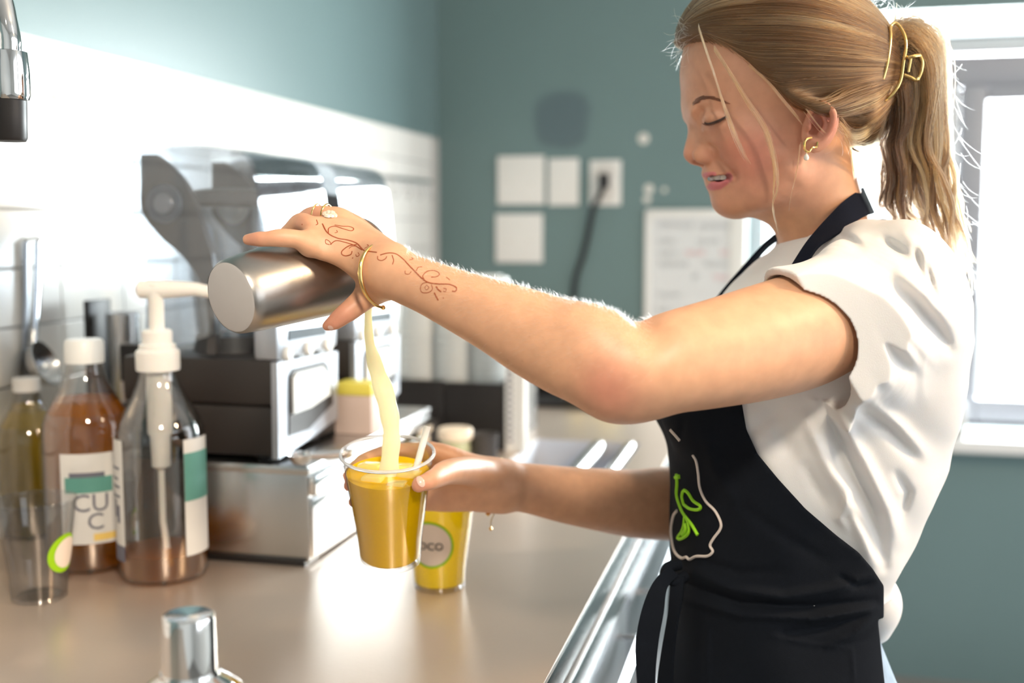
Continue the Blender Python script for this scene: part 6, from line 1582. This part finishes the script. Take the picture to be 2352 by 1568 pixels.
# open cuff on the left wrist
wc = Vector(fr(878, 634, 1.020)); eu = (Vector(fr(885, 560, 1.03)) - Vector(fr(896, 706, 1.03))).normalized(); el = Vector((-0.56, -0.83, 0.05)).normalized(); R0 = 0.0295
cu = [wc + eu * cos(t) * R0 * 0.96 + el * sin(t) * R0 for t in np.linspace(radians(-138), radians(176), 60)]
MB().tube(cu, [0.0014 + 0.0008 * max(0, sin(t)) ** 3 for t in np.linspace(radians(-138), radians(176), 60)], 10).lathe([(0, -0.0024), (0.0017, -0.0017), (0.0024, 0), (0.0017, 0.0017), (0, 0.0024)], cu[-1], 12).lathe([(0, -0.0024), (0.0017, -0.0017), (0.0024, 0), (0.0017, 0.0017), (0, 0.0024)], cu[0], 12).build('cuff_bracelet', m_gold, person, True, org=PR)
# thin chain on the right wrist with little charms
fc_ = Vector(fr(1144, 1113, 1.252)); fu = Vector((0.10, 0.1, 1)).normalized(); fl_ = Vector((-0.25, -0.95, 0.12)).normalized(); R1 = 63 * mpp(1.252)
MB().tube([fc_ + fu * cos(t) * R1 + fl_ * sin(t) * R1 for t in np.linspace(0, 2 * pi, 49)[:-1]], 0.0009, 6, closed=True).build('chain_bracelet', m_gold, person, True, org=PR)
pc_ = fc_ - fu * R1
MB().tube([pc_ + fl_ * 0.004, fr(1122, 1178, 1.24)], 0.0006, 6).lathe([(0, -0.003), (0.003, 0), (0, 0.003)], fr(1121, 1180, 1.24), 12).tube([pc_ + fl_ * 0.002, fr(1128, 1195, 1.245), fr(1127, 1212, 1.245)], 0.0005, 6).lathe([(0, -0.003), (0.0022, 0), (0, 0.003)], fr(1127, 1214, 1.245), 12).build('charm', m_gold, person, True, org=PR)
# nails
m_nail = mat('nail', (0.78, 0.50, 0.42), rough=0.22, vary=0.03, sss=0.2)
def nail(bvh, px, py, w, h_, ang, name='nail'):
    v = []; f = []; n = 12; ok = True; rings = (0.0, 0.5, 0.85, 1.0)
    for ri, q in enumerate(rings[1:]):
        for k in range(n):
            t = 2 * pi * k / n; a, b_2 = q * w * cos(t), q * h_ * sin(t); c_, s_ = cos(ang), sin(ang)
            hh = cast(bvh, px + a * c_ - b_2 * s_, py + a * s_ + b_2 * c_, 0.0007)
            if hh is None: return
            v.append(hh[0])
    for i in range(2):
        for k in range(n): f.append((i * n + k, i * n + (k + 1) % n, (i + 1) * n + (k + 1) % n, (i + 1) * n + k))
    f.append(tuple(range(n)))
    MB().add(v, f).build(name, m_nail, person, True, org=PR)
far_bvh = BVHTree.FromPolygons([Vector(p) for p in rv], rf)
nail(far_bvh, 966, 1106, 8, 13, -0.5)
nail(arm_bvh, 760, 752, 7, 5, 0.6)
# ------------------------------------------------------------------ henna on the left hand and forearm
m_henna = mat('henna', s2l(152, 74, 40), rough=0.6, vary=0.15, scale=400)
HZ = lambda P: [(x / 3.336 + 430, y / 3.336 + 430) for x, y in P]
strokes = [([(1035, 280), (1075, 350), (1150, 390), (1230, 405), (1300, 430), (1350, 480), (1400, 492), (1455, 500)], 2.0), ([(1082, 352), (1085, 315), (1130, 300), (1190, 318), (1255, 335), (1275, 318), (1240, 302), (1190, 300), (1130, 290)], 1.6),
           ([(1090, 440), (1062, 430), (1062, 402), (1090, 415), (1105, 440)], 1.3), ([(1095, 440), (1140, 410), (1200, 420), (1280, 445), (1340, 480)], 1.5), ([(1300, 440), (1240, 450), (1190, 485), (1185, 512), (1215, 526), (1255, 515), (1265, 490)], 1.8),
           ([(1310, 500), (1320, 520), (1300, 530), (1292, 515)], 1.2), ([(1130, 350), (1150, 345), (1145, 330)], 1.2), ([(1360, 470), (1390, 450), (1380, 440)], 1.2), ([(990, 250), (1000, 280), (985, 290)], 1.4), ([(880, 282), (884, 288)], 1.8), ([(1268, 540), (1272, 544)], 1.8), ([(1240, 470), (1260, 455), (1300, 450)], 1.2),
           ([(1460, 528), (1462, 552), (1490, 562), (1520, 548), (1530, 530)], 1.5), ([(1480, 520), (1540, 505), (1600, 512), (1655, 552), (1705, 605), (1745, 645), (1795, 695), (1850, 730), (1930, 742), (2010, 745), (2062, 770), (2056, 798), (2032, 797)], 1.9),
           ([(1570, 520), (1582, 560), (1574, 592)], 1.6), ([(1820, 712), (1806, 680), (1840, 645), (1895, 640), (1932, 662), (1915, 685), (1870, 690)], 1.5), ([(1852, 728), (1805, 738), (1788, 770), (1800, 805), (1850, 806), (1880, 780), (1872, 745)], 1.3), ([(1820, 770), (1835, 750), (1852, 770), (1835, 785), (1822, 775)], 1.0),
           ([(1908, 760), (1925, 785), (1948, 802)], 2.4), ([(1895, 808), (1908, 835), (1925, 866)], 2.4), ([(1965, 775), (1985, 780), (1978, 800), (1962, 795)], 1.2), ([(1670, 640), (1672, 662), (1700, 665), (1718, 645)], 1.2), ([(1755, 640), (1770, 615), (1800, 610)], 1.4), ([(1700, 560), (1730, 550), (1720, 540)], 1.1), ([(1962, 846), (1966, 850)], 1.8), ([(1985, 690), (2000, 700), (2012, 712)], 1.5)]
mbh = MB()
for P, r_ in strokes:
    Q = HZ(P); r = draw(arm_bvh, Q, r_, m_henna, 'henna', 0.0, n=6)
    if r:
        # sits in the skin: only a film stands proud
        pts2 = [p for p in r[0]]; dirs = (Vector((0, 0, CAMZ)))
        mbh.tube([p + (p - dirs).normalized() * rr * 0.62 for p, rr in zip(*r)], r[1], 6)
o = mbh.build('henna_pattern', m_henna, person, True, org=PR); o['label'] = 'reddish brown henna scrolls on the left hand and forearm'
# ------------------------------------------------------------------ tidy up
for o in list(bpy.data.objects):
    if '_org' in o: del o['_org']
bpy.context.view_layer.update()
